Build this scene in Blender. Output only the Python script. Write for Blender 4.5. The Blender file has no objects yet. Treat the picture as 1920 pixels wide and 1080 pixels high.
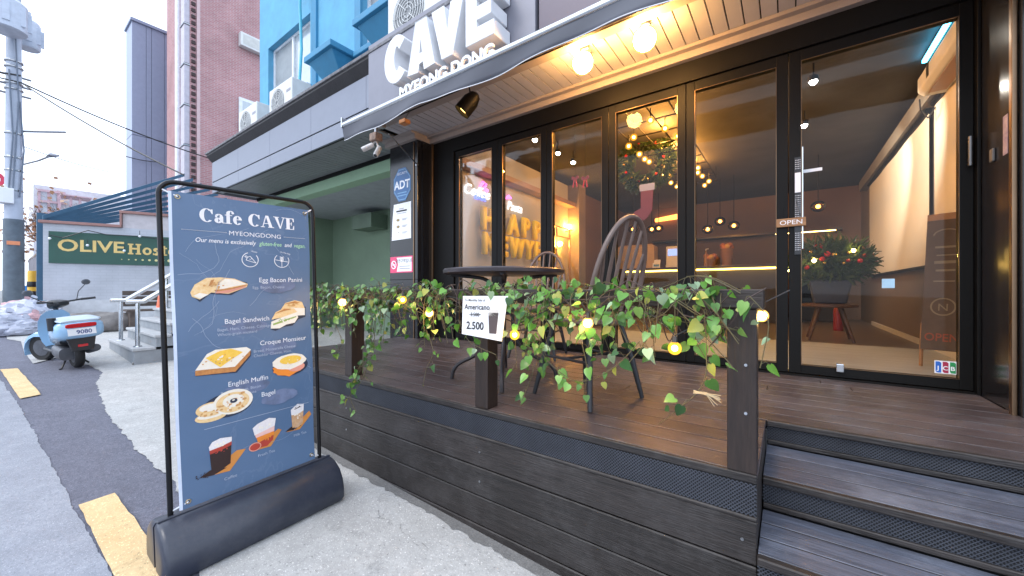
import bpy, math, random
from mathutils import Vector, Matrix, noise
random.seed(7)
sc = bpy.context.scene
COL = sc.collection
# ------------------------------------------------------------------ camera
f_, CX_, CY_, HC = 711., 960., 543., .61           # pixels of a 1920 wide frame; z = 0 is the deck
F_, R_ = (-.5868, .8099), (.8099, .5868)
cam = bpy.data.cameras.new('camera'); co = bpy.data.objects.new('camera', cam); COL.objects.link(co)
cam.sensor_width = 36; cam.lens = f_/1920*36; cam.shift_y = 3/1920; cam.clip_end = 800; cam.clip_start = .02
co.location = (0, 0, HC); co.rotation_euler = (math.pi/2, 0, math.atan2(.5868, .8099))
sc.camera = co
# ------------------------------------------------------------------ world, sun, exposure
SUN_EL, SUN_AZ = math.radians(50), math.radians(200)
w = bpy.data.worlds.new('World'); sc.world = w; w.use_nodes = True
nt = w.node_tree; nt.nodes.clear()
out = nt.nodes.new('ShaderNodeOutputWorld'); bg = nt.nodes.new('ShaderNodeBackground')
sky = nt.nodes.new('ShaderNodeTexSky'); sky.sky_type = 'NISHITA'; sky.sun_disc = False
sky.sun_elevation = SUN_EL; sky.sun_rotation = SUN_AZ; sky.dust_density = 3.0; sky.air_density = 1.0
mx = nt.nodes.new('ShaderNodeMix'); mx.data_type = 'RGBA'       # even cloud cover over the clear sky
tc = nt.nodes.new('ShaderNodeTexCoord'); ns = nt.nodes.new('ShaderNodeTexNoise')
ns.inputs['Scale'].default_value = 2.2; ns.inputs['Detail'].default_value = 5
mr = nt.nodes.new('ShaderNodeMapRange'); mr.inputs[1].default_value = .35; mr.inputs[2].default_value = .65
mr.inputs[3].default_value = .8; mr.inputs[4].default_value = .95
nt.links.new(tc.outputs['Generated'], ns.inputs['Vector']); nt.links.new(ns.outputs[0], mr.inputs[0])
nt.links.new(mr.outputs[0], mx.inputs[0])
nt.links.new(sky.outputs[0], mx.inputs[6]); mx.inputs[7].default_value = (6.1, 6.9, 8.3, 1)
nt.links.new(mx.outputs[2], bg.inputs[0]); bg.inputs[1].default_value = .11
nt.links.new(bg.outputs[0], out.inputs[0])
sl = bpy.data.lights.new('sun', 'SUN'); so = bpy.data.objects.new('sun', sl); COL.objects.link(so)
sl.energy = .5; sl.angle = math.radians(25); sl.color = (1, .96, .9)
so.rotation_euler = (math.pi/2-SUN_EL, 0, math.pi-SUN_AZ)
so.location = (-3, -6, 12)
sc.view_settings.view_transform = 'Standard'; sc.view_settings.look = 'None'
sc.view_settings.exposure = 1.55; sc.view_settings.gamma = 1
sc.render.engine = 'CYCLES'; sc.cycles.use_denoising = True
sc.cycles.max_bounces = 8; sc.cycles.transparent_max_bounces = 16
sc.cycles.sample_clamp_indirect = 6
# ------------------------------------------------------------------ pixels to places
G0, GS, GC = -.679, -.036, .02
def zg(x, y): return G0+GS*max(x, -22)+GC*(max(min(y, 6), -4)-1.46)
def ray(px, py):
    u = (px-CX_)/f_; return (F_[0]+u*R_[0], F_[1]+u*R_[1], (CY_-py)/f_)
def onY(px, py, Y):
    r = ray(px, py); t = Y/r[1]; return Vector((r[0]*t, Y, HC+r[2]*t))
def onX(px, py, X):
    r = ray(px, py); t = X/r[0]; return Vector((X, r[1]*t, HC+r[2]*t))
def onZ(px, py, Z):
    r = ray(px, py); t = (Z-HC)/r[2]; return Vector((r[0]*t, r[1]*t, Z))
def onG(px, py):
    r = ray(px, py); t = (G0-1.46*GC-HC)/(r[2]-GS*r[0]-GC*r[1]); return Vector((r[0]*t, r[1]*t, HC+r[2]*t))
def onT(px, py, t):
    r = ray(px, py); return Vector((r[0]*t, r[1]*t, HC+r[2]*t))
# ------------------------------------------------------------------ mesh builder
class MB:
    def __init__(s): s.v = []; s.f = []; s.m = []; s.cm = 0
    def add(s, vs, fs, M=None):
        n = len(s.v)
        s.v += [tuple(M @ Vector(p)) for p in vs] if M is not None else [tuple(p) for p in vs]
        s.f += [tuple(i+n for i in q) for q in fs]; s.m += [s.cm]*len(fs); return s
    def box(s, x0, x1, y0, y1, z0, z1, M=None):
        return s.add([(x0,y0,z0),(x1,y0,z0),(x1,y1,z0),(x0,y1,z0),(x0,y0,z1),(x1,y0,z1),(x1,y1,z1),(x0,y1,z1)],
            [(0,3,2,1),(4,5,6,7),(0,1,5,4),(1,2,6,5),(2,3,7,6),(3,0,4,7)], M)
    def hexa(s, b, t):
        return s.add(list(b)+list(t), [(0,3,2,1),(4,5,6,7),(0,1,5,4),(1,2,6,5),(2,3,7,6),(3,0,4,7)])
    def tube(s, pts, r, n=8, cap=True, closed=False):
        P = [Vector(p) for p in pts]; k = len(P); rs = r if isinstance(r, (list, tuple)) else [r]*k
        vs = []; up = None
        for i in range(k):
            a = P[i-1] if (i > 0 or closed) else P[i]; b = P[(i+1) % k] if (i < k-1 or closed) else P[i]
            d = (b-a).normalized()
            if up is None or abs(up.dot(d)) > .98: up = Vector((0,0,1)) if abs(d.z) < .9 else Vector((1,0,0))
            x = d.cross(up).normalized(); y = x.cross(d); up = y
            for j in range(n):
                an = 2*math.pi*j/n; vs.append(P[i]+(x*math.cos(an)+y*math.sin(an))*rs[i])
        fs = []
        for i in range(k if closed else k-1):
            for j in range(n):
                a, b = i*n+j, i*n+(j+1) % n; c = ((i+1) % k)*n
                fs.append((a, b, c+(j+1) % n, c+j))
        if cap and not closed: fs += [tuple(range(n))[::-1], tuple(range((k-1)*n, k*n))]
        return s.add(vs, fs)
    def lathe(s, prof, n=16, M=None):
        vs = []; fs = []; k = len(prof)
        for r, z in prof:
            for j in range(n):
                an = 2*math.pi*j/n; vs.append((r*math.cos(an), r*math.sin(an), z))
        for i in range(k-1):
            for j in range(n): fs.append((i*n+j, i*n+(j+1) % n, (i+1)*n+(j+1) % n, (i+1)*n+j))
        fs += [tuple(range(n))[::-1], tuple(range((k-1)*n, k*n))]
        return s.add(vs, fs, M)
    def ball(s, c, r, n=10, sx=1, sy=1, sz=1):
        pr = [(max(1e-4, math.sin(math.pi*i/n))*r, -math.cos(math.pi*i/n)*r) for i in range(n+1)]
        return s.lathe(pr, n+2, Matrix.Translation(Vector(c)) @ Matrix.Diagonal((sx, sy, sz, 1)))
    def prism(s, poly, h0, h1, M=None):
        n = len(poly); vs = [(x, y, h0) for x, y in poly]+[(x, y, h1) for x, y in poly]
        fs = [tuple(range(n))[::-1], tuple(range(n, 2*n))]+[(i, (i+1) % n, n+(i+1) % n, n+i) for i in range(n)]
        return s.add(vs, fs, M)
    def flat(s, poly, z=0, M=None): return s.add([(x, y, z) for x, y in poly], [tuple(range(len(poly)))], M)
    def strip(s, A, B, M=None, z=0):              # band between two polylines
        n = len(A); return s.add([(p[0], p[1], z) for p in A]+[(p[0], p[1], z) for p in B],
            [(i, i+1, n+i+1, n+i) for i in range(n-1)], M)
    def loft(s, secs, cap=True, M=None):
        n = len(secs[0]); vs = [p for q in secs for p in q]; fs = []
        for i in range(len(secs)-1):
            for j in range(n): fs.append((i*n+j, i*n+(j+1) % n, (i+1)*n+(j+1) % n, (i+1)*n+j))
        if cap: fs += [tuple(range(n))[::-1], tuple(range((len(secs)-1)*n, len(secs)*n))]
        return s.add(vs, fs, M)
    def mesh(s, name, smooth=False):
        me = bpy.data.meshes.new(name); me.from_pydata(s.v, [], s.f); me.validate()
        if any(s.m): me.polygons.foreach_set('material_index', s.m[:len(me.polygons)])
        if smooth:
            me.polygons.foreach_set('use_smooth', [True]*len(me.polygons))
            try: me.set_sharp_from_angle(angle=math.radians(smooth if smooth is not True else 40))
            except Exception: pass
        me.update(); return me
    def build(s, name, mat, parent=None, smooth=False, bevel=0, seg=2):
        return obj(name, s.mesh(name, smooth), mat, parent, bevel, seg)
def obj(name, me, mat, parent=None, bevel=0, seg=2):
    o = bpy.data.objects.new(name, me); COL.objects.link(o)
    for m in (mat if isinstance(mat, (list, tuple)) else [mat]):
        if m and not me.materials.get(m.name): me.materials.append(m)
    if parent:
        o.parent = parent
        if parent.parent is None and parent.type == 'EMPTY' and not parent.get('local'): o.location = -parent.location
    if bevel:
        b = o.modifiers.new('bevel', 'BEVEL'); b.width = bevel; b.segments = seg; b.limit_method = 'ANGLE'; b.angle_limit = .6
        b.harden_normals = False
    return o
def tag(o, label, cat, group=None):
    o['label'] = label; o['category'] = cat
    if group: o['group'] = group
    return o
def thing(name, label, cat, loc=(0,0,0), rz=0, group=None, local=False):
    o = bpy.data.objects.new(name, None); COL.objects.link(o); o.location = loc; o.rotation_euler = (0, 0, rz)
    o.empty_display_size = .1
    if local or rz: o['local'] = 1
    return tag(o, label, cat, group)
def struct(o): o['kind'] = 'structure'; return o
def stuff(o): o['kind'] = 'stuff'; return o
def copytree(o, parent=None):
    c = o.copy(); COL.objects.link(c); c.parent = parent
    for ch in o.children: copytree(ch, c)
    return c
# ------------------------------------------------------------------ materials
MATS = {}
def mat(name, col, rough=.6, metal=0., var=.12, vs=6., bump=0., bs=40., rnd=0., emit=None, es=1., coat=0., stretch=None, spec=.5, col2=None, trans=0., dust=None):
    if name in MATS: return MATS[name]
    m = bpy.data.materials.new(name); m.use_nodes = True; n = m.node_tree.nodes; l = m.node_tree.links
    p = n['Principled BSDF']; MATS[name] = m
    p.inputs['Metallic'].default_value = metal; p.inputs['Specular IOR Level'].default_value = spec
    p.inputs['Coat Weight'].default_value = coat; p.inputs['Coat Roughness'].default_value = .12
    if emit:
        p.inputs['Emission Color'].default_value = (*emit, 1); p.inputs['Emission Strength'].default_value = es
    t = n.new('ShaderNodeTexCoord'); vec = t.outputs['Object']
    oi = n.new('ShaderNodeObjectInfo')
    if rnd:
        ad = n.new('ShaderNodeVectorMath'); ad.operation = 'ADD'; cmb = n.new('ShaderNodeCombineXYZ')
        ml = n.new('ShaderNodeMath'); ml.operation = 'MULTIPLY'; ml.inputs[1].default_value = 37
        l.new(oi.outputs['Random'], ml.inputs[0])
        for i in range(3): l.new(ml.outputs[0], cmb.inputs[i])
        l.new(vec, ad.inputs[0]); l.new(cmb.outputs[0], ad.inputs[1]); vec = ad.outputs[0]
    if stretch:
        mp = n.new('ShaderNodeMapping'); mp.inputs['Scale'].default_value = stretch; l.new(vec, mp.inputs[0]); vec = mp.outputs[0]
    nz = n.new('ShaderNodeTexNoise'); nz.inputs['Scale'].default_value = vs; nz.inputs['Detail'].default_value = 6; nz.inputs['Roughness'].default_value = .65
    l.new(vec, nz.inputs['Vector'])
    cr = n.new('ShaderNodeMapRange'); cr.inputs[1].default_value = .3; cr.inputs[2].default_value = .7
    l.new(nz.outputs[0], cr.inputs[0])
    mixc = n.new('ShaderNodeMix'); mixc.data_type = 'RGBA'
    c2 = col2 or tuple(min(1, c*(1+var)) for c in col); c1 = col if col2 else tuple(c*(1-var) for c in col)
    mixc.inputs[6].default_value = (*c1, 1); mixc.inputs[7].default_value = (*c2, 1)
    l.new(cr.outputs[0], mixc.inputs[0]); colout = mixc.outputs[2]
    if rnd:
        hs = n.new('ShaderNodeHueSaturation'); r2 = n.new('ShaderNodeMapRange')
        r2.inputs[3].default_value = 1-rnd; r2.inputs[4].default_value = 1+rnd
        l.new(oi.outputs['Random'], r2.inputs[0]); l.new(r2.outputs[0], hs.inputs['Value']); l.new(colout, hs.inputs['Color']); colout = hs.outputs[0]
    if dust:
        dn = n.new('ShaderNodeTexNoise'); dn.inputs['Scale'].default_value = dust[1]; dn.inputs['Detail'].default_value = 10; dn.inputs['Roughness'].default_value = .8
        l.new(t.outputs['Object'], dn.inputs['Vector']); dr = n.new('ShaderNodeMapRange'); dr.inputs[1].default_value = .47; dr.inputs[2].default_value = .74; dr.inputs[4].default_value = dust[2]; l.new(dn.outputs[0], dr.inputs[0])
        dm = n.new('ShaderNodeMix'); dm.data_type = 'RGBA'; l.new(dr.outputs[0], dm.inputs[0]); l.new(colout, dm.inputs[6]); dm.inputs[7].default_value = (*dust[0], 1); colout = dm.outputs[2]
    l.new(colout, p.inputs['Base Color'])
    rr = n.new('ShaderNodeMapRange'); rr.inputs[3].default_value = max(.03, rough*.85); rr.inputs[4].default_value = min(1, rough*1.15)
    l.new(nz.outputs[0], rr.inputs[0]); l.new(rr.outputs[0], p.inputs['Roughness'])
    if trans:
        p.inputs['Transmission Weight'].default_value = trans
    if bump:
        nb = n.new('ShaderNodeTexNoise'); nb.inputs['Scale'].default_value = bs; nb.inputs['Detail'].default_value = 4
        l.new(vec, nb.inputs['Vector']); b = n.new('ShaderNodeBump'); b.inputs['Strength'].default_value = bump; b.inputs['Distance'].default_value = .01
        l.new(nb.outputs[0], b.inputs['Height']); l.new(b.outputs[0], p.inputs['Normal'])
    return m
def glow(name, col, s):
    m = bpy.data.materials.new(name); m.use_nodes = True; n = m.node_tree.nodes; n.clear()
    e = n.new('ShaderNodeEmission'); e.inputs[0].default_value = (*col, 1); e.inputs[1].default_value = s
    o = n.new('ShaderNodeOutputMaterial'); m.node_tree.links.new(e.outputs[0], o.inputs[0]); return m
def halo_shell(name, col, s, fac=.5):  # see-through shell whose own glow paints the halo round a bulb
    m = glow(name, col, s); n = m.node_tree.nodes; l = m.node_tree.links
    tr = n.new('ShaderNodeBsdfTransparent'); mi = n.new('ShaderNodeMixShader'); mi.inputs[0].default_value = fac
    o = [x for x in n if x.type == 'OUTPUT_MATERIAL'][0]; e = [x for x in n if x.type == 'EMISSION'][0]
    l.new(tr.outputs[0], mi.inputs[1]); l.new(e.outputs[0], mi.inputs[2]); l.new(mi.outputs[0], o.inputs[0]); return m
def lamp(parent, p, e, col, r=.02):
    L = bpy.data.lights.new('bulb_light', 'POINT'); L.energy = e; L.color = col; L.shadow_soft_size = r
    lo = bpy.data.objects.new('bulb_light', L); COL.objects.link(lo); lo.parent = parent; lo.location = Vector(p)-parent.location; return lo
def glass(name, tint=(.93, .95, .95), refl=1.0, rough=.0):
    m = bpy.data.materials.new(name); m.use_nodes = True; n = m.node_tree.nodes; l = m.node_tree.links; n.clear()
    tr = n.new('ShaderNodeBsdfTransparent'); tr.inputs[0].default_value = (*tint, 1)
    gl = n.new('ShaderNodeBsdfGlossy'); gl.inputs['Roughness'].default_value = rough
    fr = n.new('ShaderNodeFresnel'); fr.inputs[0].default_value = 1.45
    mu = n.new('ShaderNodeMath'); mu.operation = 'MULTIPLY'; mu.inputs[1].default_value = refl
    mi = n.new('ShaderNodeMixShader'); o = n.new('ShaderNodeOutputMaterial')
    l.new(fr.outputs[0], mu.inputs[0]); l.new(mu.outputs[0], mi.inputs[0]); l.new(tr.outputs[0], mi.inputs[1]); l.new(gl.outputs[0], mi.inputs[2]); l.new(mi.outputs[0], o.inputs[0])
    return m
def leafmat(name, col, col2):
    m = mat(name, col, .3, col2=col2, vs=45, rnd=.35); n = m.node_tree.nodes; l = m.node_tree.links
    p = n['Principled BSDF']; tl = n.new('ShaderNodeBsdfTranslucent'); mi = n.new('ShaderNodeMixShader'); mi.inputs[0].default_value = .25
    l.new(p.inputs['Base Color'].links[0].from_socket, tl.inputs[0])
    o = [x for x in n if x.type == 'OUTPUT_MATERIAL'][0]
    l.new(p.outputs[0], mi.inputs[1]); l.new(tl.outputs[0], mi.inputs[2]); l.new(mi.outputs[0], o.inputs[0]); return m
def brickmat(name, c1, c2, mortar, sx=1., row=.07, bw=.21, bump=.4, axes='YZ'):
    m = bpy.data.materials.new(name); m.use_nodes = True; n = m.node_tree.nodes; l = m.node_tree.links; p = n['Principled BSDF']
    t = n.new('ShaderNodeTexCoord'); sp = n.new('ShaderNodeSeparateXYZ'); cb = n.new('ShaderNodeCombineXYZ')
    l.new(t.outputs['Object'], sp.inputs[0]); l.new(sp.outputs[axes[0]], cb.inputs[0]); l.new(sp.outputs[axes[1]], cb.inputs[1])
    b = n.new('ShaderNodeTexBrick'); b.inputs['Scale'].default_value = 1; b.inputs['Brick Width'].default_value = bw; b.inputs['Row Height'].default_value = row
    b.inputs['Mortar Size'].default_value = .008; b.inputs['Color1'].default_value = (*c1, 1); b.inputs['Color2'].default_value = (*c2, 1); b.inputs['Mortar'].default_value = (*mortar, 1)
    l.new(cb.outputs[0], b.inputs[0]); nz = n.new('ShaderNodeTexNoise'); nz.inputs['Scale'].default_value = 1.3; nz.inputs['Detail'].default_value = 6
    l.new(t.outputs['Object'], nz.inputs[0])
    mx = n.new('ShaderNodeMix'); mx.data_type = 'RGBA'; mx.blend_type = 'MULTIPLY'; mx.inputs[0].default_value = .5
    l.new(b.outputs[0], mx.inputs[6]); l.new(nz.outputs[0], mx.inputs[7]); l.new(mx.outputs[2], p.inputs['Base Color'])
    p.inputs['Roughness'].default_value = .85; bp = n.new('ShaderNodeBump'); bp.inputs['Strength'].default_value = bump; bp.inputs['Distance'].default_value = .006; bp.invert = True
    l.new(b.outputs['Fac'], bp.inputs['Height']); l.new(bp.outputs[0], p.inputs['Normal']); return m
def groundmat(name, c1, c2, c3, rough=.9, fine=120, bump=.35, spots=.0):
    m = bpy.data.materials.new(name); m.use_nodes = True; n = m.node_tree.nodes; l = m.node_tree.links; p = n['Principled BSDF']
    t = n.new('ShaderNodeTexCoord')
    def nz(s, d=8, r=.65):
        x = n.new('ShaderNodeTexNoise'); x.inputs['Scale'].default_value = s; x.inputs['Detail'].default_value = d; x.inputs['Roughness'].default_value = r
        l.new(t.outputs['Object'], x.inputs[0]); return x.outputs[0]
    def rng(v, a, b):
        r = n.new('ShaderNodeMapRange'); r.inputs[1].default_value = a; r.inputs[2].default_value = b; l.new(v, r.inputs[0]); return r.outputs[0]
    def mix(fc, a, b):
        x = n.new('ShaderNodeMix'); x.data_type = 'RGBA'; l.new(fc, x.inputs[0])
        for i, v in ((6, a), (7, b)):
            if isinstance(v, tuple): x.inputs[i].default_value = (*v, 1)
            else: l.new(v, x.inputs[i])
        return x.outputs[2]
    c = mix(rng(nz(1.1), .35, .65), c1, c2)
    c = mix(rng(nz(7, 10, .8), .4, .72), c, tuple(x*.72 for x in c1))
    c = mix(rng(nz(fine*.45, 6, .8), .42, .66), c, c3)
    c = mix(rng(nz(fine*1.6, 3, .8), .58, .7), c, tuple(min(1, x*1.7) for x in c2))
    c = mix(rng(nz(fine*.9, 3, .8), .62, .7), c, tuple(x*.5 for x in c3))
    dark = tuple(x*.45 for x in c1)
    c = mix(rng(nz(4.3, 10, .8), .58, .75), c, dark) if spots else c
    l.new(c, p.inputs['Base Color']); p.inputs['Roughness'].default_value = rough
    b = n.new('ShaderNodeBump'); b.inputs['Strength'].default_value = bump; b.inputs['Distance'].default_value = .006
    l.new(nz(fine*.7, 4), b.inputs['Height']); l.new(b.outputs[0], p.inputs['Normal']); return m
black = mat('black_metal', (.0045, .0042, .004), .5, .0, bump=.03, spec=.18)
softblack = mat('black_plastic', (.016, .018, .022), .42, bump=.05, bs=200)
chrome = mat('stainless', (.62, .64, .66), .22, 1)
steel = mat('steel', (.35, .36, .38), .35, 1)
white = mat('white_paint', (.75, .76, .78), .45, var=.05)
offwhite = mat('off_white', (.62, .6, .55), .55, var=.06)
printwhite = mat('print_white', (.8, .82, .86), .5, var=.02)
darkwood = mat('stained_wood', (.017, .0135, .0125), .5, dust=((.07, .065, .065), 3.5, .6), var=.55, vs=7, bump=.35, bs=22, rnd=.25, stretch=(.6, 9, 9))
treadwood = mat('worn_sheen_tread_wood', (.075, .085, .115), .4, dust=((.2, .22, .27), 3, .7), var=.45, vs=7, bump=.35, bs=22, rnd=.2, stretch=(.5, 9, 9))  # base colour holds the blue grey sky sheen; dust adds the wear
deckwood = mat('deck_wood', (.066, .051, .052), .3, dust=((.15, .145, .16), 2.5, .7), var=.5, vs=7, bump=.3, bs=22, rnd=.22, stretch=(.5, 9, 9))
postwood = mat('post_wood', (.02, .012, .009), .5, var=.45, vs=6, bump=.3, bs=20, stretch=(9, 9, .7))
bronze = mat('bronze_trim', (.2, .13, .08), .3, .9)
pane = glass('window_glass', (.9, .9, .89), .32)
# ------------------------------------------------------------------ text
def text(body, size, name, m, parent, M, bold=0., extrude=0., align='CENTER', sx=1., bevel=0., shear=0., res=3):
    cu = bpy.data.curves.new('t', 'FONT'); cu.body = body; cu.size = size; cu.align_x = align; cu.offset = bold*size; cu.extrude = extrude
    cu.bevel_depth = bevel; cu.resolution_u = res; cu.shear = shear; cu.bevel_resolution = 2
    o = bpy.data.objects.new('t', cu); COL.objects.link(o)
    dg = bpy.context.evaluated_depsgraph_get(); dg.update()
    me = bpy.data.meshes.new_from_object(o.evaluated_get(dg)); bpy.data.objects.remove(o); bpy.data.curves.remove(cu)
    me.materials.clear(); me.transform(M @ Matrix.Diagonal((sx, 1, 1, 1))); me.name = name
    return obj(name, me, m, parent)
def frame(o, ux, uy):                    # local x,y axes -> world, normal = ux x uy
    ux, uy = Vector(ux).normalized(), Vector(uy).normalized(); uz = ux.cross(uy)
    return Matrix(((ux.x, uy.x, uz.x, o[0]), (ux.y, uy.y, uz.y, o[1]), (ux.z, uy.z, uz.z, o[2]), (0, 0, 0, 1)))
def arc(cx, cy, rx, ry, a0, a1, n=20):
    return [(cx+rx*math.cos(math.radians(a0+(a1-a0)*i/n)), cy+ry*math.sin(math.radians(a0+(a1-a0)*i/n))) for i in range(n+1)]
def serif(b, ch, M, x, hair=.05, st=.2):
    """high contrast serif capitals and lower case, cap height 1, returns advance"""
    k = [0.]
    def zz(): k[0] += .006; return k[0]
    def rc(x0, x1, y0, y1): b.flat([(x+x0, y0), (x+x1, y0), (x+x1, y1), (x+x0, y1)], zz(), M)
    def pl(p): b.flat([(x+a, c) for a, c in p], zz(), M)
    def ring(cx, cy, rx, ry, a0, a1, t=st, h=hair, n=24):
        A = arc(x+cx, cy, rx, ry, a0, a1, n); B = arc(x+cx+.01, cy, rx-t, ry-h, a0, a1, n); b.strip(B, A, M, zz())
    s = hair*1.1
    if ch == 'C':
        ring(.44, .5, .42, .52, 48, 315, st*1.15); rc(.74, .74+hair, .62, .98); pl([(.6, .93), (.74, .98), (.74, .62)]); return .86
    if ch == 'A':
        pl([(.1, 0), (.17, 0), (.44, 1), (.36, 1)]); pl([(.36, 1), (.56, 1), (.86, 0), (.62, 0)]); rc(.22, .66, .3, .3+s); rc(0, .3, 0, s); rc(.52, .96, 0, s); return .92
    if ch == 'V':
        pl([(.08, 1), (.32, 1), (.56, 0), (.46, 0)]); pl([(.46, 0), (.54, 0), (.82, 1), (.75, 1)]); rc(0, .42, 1-s, 1); rc(.62, .94, 1-s, 1); return .9
    if ch == 'E':
        rc(.08, .08+st*1.2, 0, 1); rc(0, .68, 0, s); rc(0, .66, 1-s, 1); rc(.2, .5, .48, .48+s); rc(.5-hair, .5, .36, .66)
        pl([(.68, 0), (.68, .36), (.68-hair, .36), (.56, s)]); pl([(.66, 1), (.66, .68), (.66-hair, .68), (.54, 1-s)]); return .78
    if ch == 'a':
        rc(.34, .34+st, .05, .5); ring(.3, .5, .24, .2, 0, 165, st*.9); rc(.07, .2, .4, .54); ring(.26, .19, .24, .21, 20, 340, st); rc(.5, .64, 0, s); return .66
    if ch == 'f':
        rc(.1, .1+st, 0, .86); ring(.36, .84, .26, .2, 40, 180, st, hair); b.flat(arc(x+.5, .87, .09, .09, 0, 360, 14)[:-1], zz(), M); rc(0, .46, .64, .64+s); rc(0, .42, 0, s); return .5
    if ch == 'e':
        ring(.3, .34, .29, .36, 8, 322, st); rc(.12, .58, .36, .36+s); return .64
    if ch == 'H':
        for q in (.08, .62): rc(q, q+st, 0, 1); rc(q-.09, q+st+.09, 0, s); rc(q-.09, q+st+.09, 1-s, 1)
        rc(.2, .7, .46, .46+s*1.2); return .98
    if ch == 'o': ring(.34, .34, .32, .36, 0, 360, st*.9, hair*1.4, 28); return .74
    if ch == 's':
        ring(.26, .5, .22, .19, 20, 270, st*.75, hair*1.8); ring(.26, .17, .22, .2, -160, 90, st*.75, hair*1.8); rc(.42, .48, .5, .68); rc(.02, .08, 0, .2); return .58
    if ch == 't': rc(.12, .12+st, .08, .92); rc(0, .46, .62, .62+s); ring(.32, .13, .2, .15, 180, 330, st*.8, hair); return .52
    if ch == 'l': rc(.08, .08+st, 0, 1); rc(0, .4, 0, s); rc(0, .1, 1-s, 1); return .44
    return .35
# ================================================================== SETTING: ground
m_conc = groundmat('concrete_apron', (.4, .4, .395), (.5, .5, .49), (.34, .34, .335), spots=1, fine=70, bump=.5)
m_oldroad = groundmat('worn_road', (.27, .285, .325), (.33, .345, .385), (.22, .235, .27), fine=110, bump=.5)
m_asph = groundmat('patched_asphalt', (.135, .14, .18), (.18, .187, .235), (.085, .088, .115), fine=100, bump=.8)
m_base = groundmat('far_ground', (.2, .2, .2), (.26, .26, .26), (.16, .16, .16))
m_yel = groundmat('yellow_paint', (.68, .46, .22), (.76, .56, .32), (.55, .4, .22), fine=70, spots=1)
def sheet(name, poly, m, dz, sub=None):
    o = MB().add([(x, y, zg(x, y)+dz) for x, y in poly], [tuple(range(len(poly)))]).build(name, m); return struct(o)
def ribbon(name, xs, ya, yb, m, dz, rough=0.):
    b = MB(); A = []; B = []; N = len(xs)
    for i, x in enumerate(xs):
        ja = rough*(noise.noise((x*3, 3, 0))+.6*noise.noise((x*11, 5, 0))+.5*noise.noise((x*37, 5, 0))); jb = rough*(noise.noise((x*3, 9, 0))+.6*noise.noise((x*11, 1, 0))+.5*noise.noise((x*37, 5, 0)))
        y0, y1 = ya(x)+ja, yb(x)+jb
        A.append((x, y0, zg(x, y0)+dz)); B.append((x, y1, zg(x, y1)+dz))
    b.add(A+B, [(i, i+1, N+i+1, N+i) for i in range(N-1)]); return struct(b.build(name, m))
def lerp(tab):
    def g(x):
        if x <= tab[0][0]: return tab[0][1]
        for (a, p), (c, q) in zip(tab, tab[1:]):
            if x <= c: return p+(q-p)*(x-a)/(c-a)
        return tab[-1][1]
    return g
b = MB(); gx = [-400, -120, -60, -35, -22, -15, -8, 0, 8, 30, 200]; gy = [-200, -60, -20, -8, -4, 0, 3, 6, 12, 40, 300]
b.add([(x, y, zg(x, y)-.02) for y in gy for x in gx], [(j*11+i, j*11+i+1, (j+1)*11+i+1, (j+1)*11+i) for j in range(10) for i in range(10)])
struct(b.build('ground', m_base))
xs = [-22+i*.14 for i in range(100)]+[-8+i*.025 for i in range(600)]
edge_road = lerp([(-22, -.9), (-12, -.1), (-7.5, .079), (-5.8, .178), (-4.4, .232), (-3.0, .285), (-2.3, .313), (3, .45), (8, .5)])
edge_conc = lerp([(-22, .1), (-11.5, .2), (-10.5, .45), (-8.8, .62), (-8.2, .75), (-7, .85), (-6.4, .72), (-4.86, .624), (-3.9, .64), (-3, .67), (-2.4, .6), (-1.8, .5), (0, .5), (8, .55)])
ribbon('road', xs, lambda x: -5.5, lambda x: edge_road(x)+.0, m_oldroad, -.004, .014)
ribbon('asphalt_strip', xs, lambda x: edge_road(x)-.04, lambda x: edge_conc(x)+.05, m_asph, -.008)
ribbon('pavement', xs, edge_conc, lambda x: 5.9, m_conc, .0, .03)
pt = [onG(*p) for p in ((38, 636), (70, 640), (118, 668), (62, 682), (45, 660))]
sheet('concrete_patch', [(p.x, p.y) for p in pt], m_conc, .003)
def dash(a, b_, c, d):
    P = [onG(*p) for p in (a, b_, c, d)]; B = MB(); n = 14; vs = []
    for i in range(n+1):
        for u in (0, 1):
            p = P[0].lerp(P[3], i/n).lerp(P[1].lerp(P[2], i/n), u)
            p.y += .008*noise.noise((i*1.7, u*5, 2)); vs.append((p.x, p.y, zg(p.x, p.y)+.004))
    B.add(vs, [(2*i, 2*i+1, 2*i+3, 2*i+2) for i in range(n)]); return struct(B.build('yellow_line', m_yel))
dash((147, 948), (215, 925), (333, 1084), (218, 1090)); dash((0, 693), (33, 691), (77, 740), (37, 748))
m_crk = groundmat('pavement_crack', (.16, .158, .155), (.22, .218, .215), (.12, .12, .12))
ck_r = random.Random(8)
for pts in (((700, 960), (730, 985), (760, 1000), (800, 1035)),):
    P = [onG(*q) for q in pts]; Q = []
    for a, c in zip(P, P[1:]):
        for k in range(8): q = a.lerp(c, k/8); Q.append(Vector((q.x+ck_r.gauss(0, .012), q.y+ck_r.gauss(0, .012), 0)))
    A = []; B = []
    for i in range(len(Q)):
        d = (Q[min(i+1, len(Q)-1)]-Q[max(i-1, 0)]).normalized(); nn = Vector((-d.y, d.x, 0))*ck_r.uniform(.0004, .0013)
        for L, q in ((A, Q[i]+nn), (B, Q[i]-nn)): L.append((q.x, q.y, zg(q.x, q.y)+.003))
    struct(MB().add(A+B, [(i, i+1, len(A)+i+1, len(A)+i) for i in range(len(A)-1)]).build('pavement_crack', m_crk))
ribbon('dirt_contact_shade', [-4.1+i*.03 for i in range(135)], lambda x: 1.43-.03*abs(noise.noise((x*6, 0, 4)))-.03*abs(noise.noise((x*19, 0, 4))), lambda x: 1.48, m_crk, .004)  # dark band of dirt and painted contact shade along the deck foot
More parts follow.
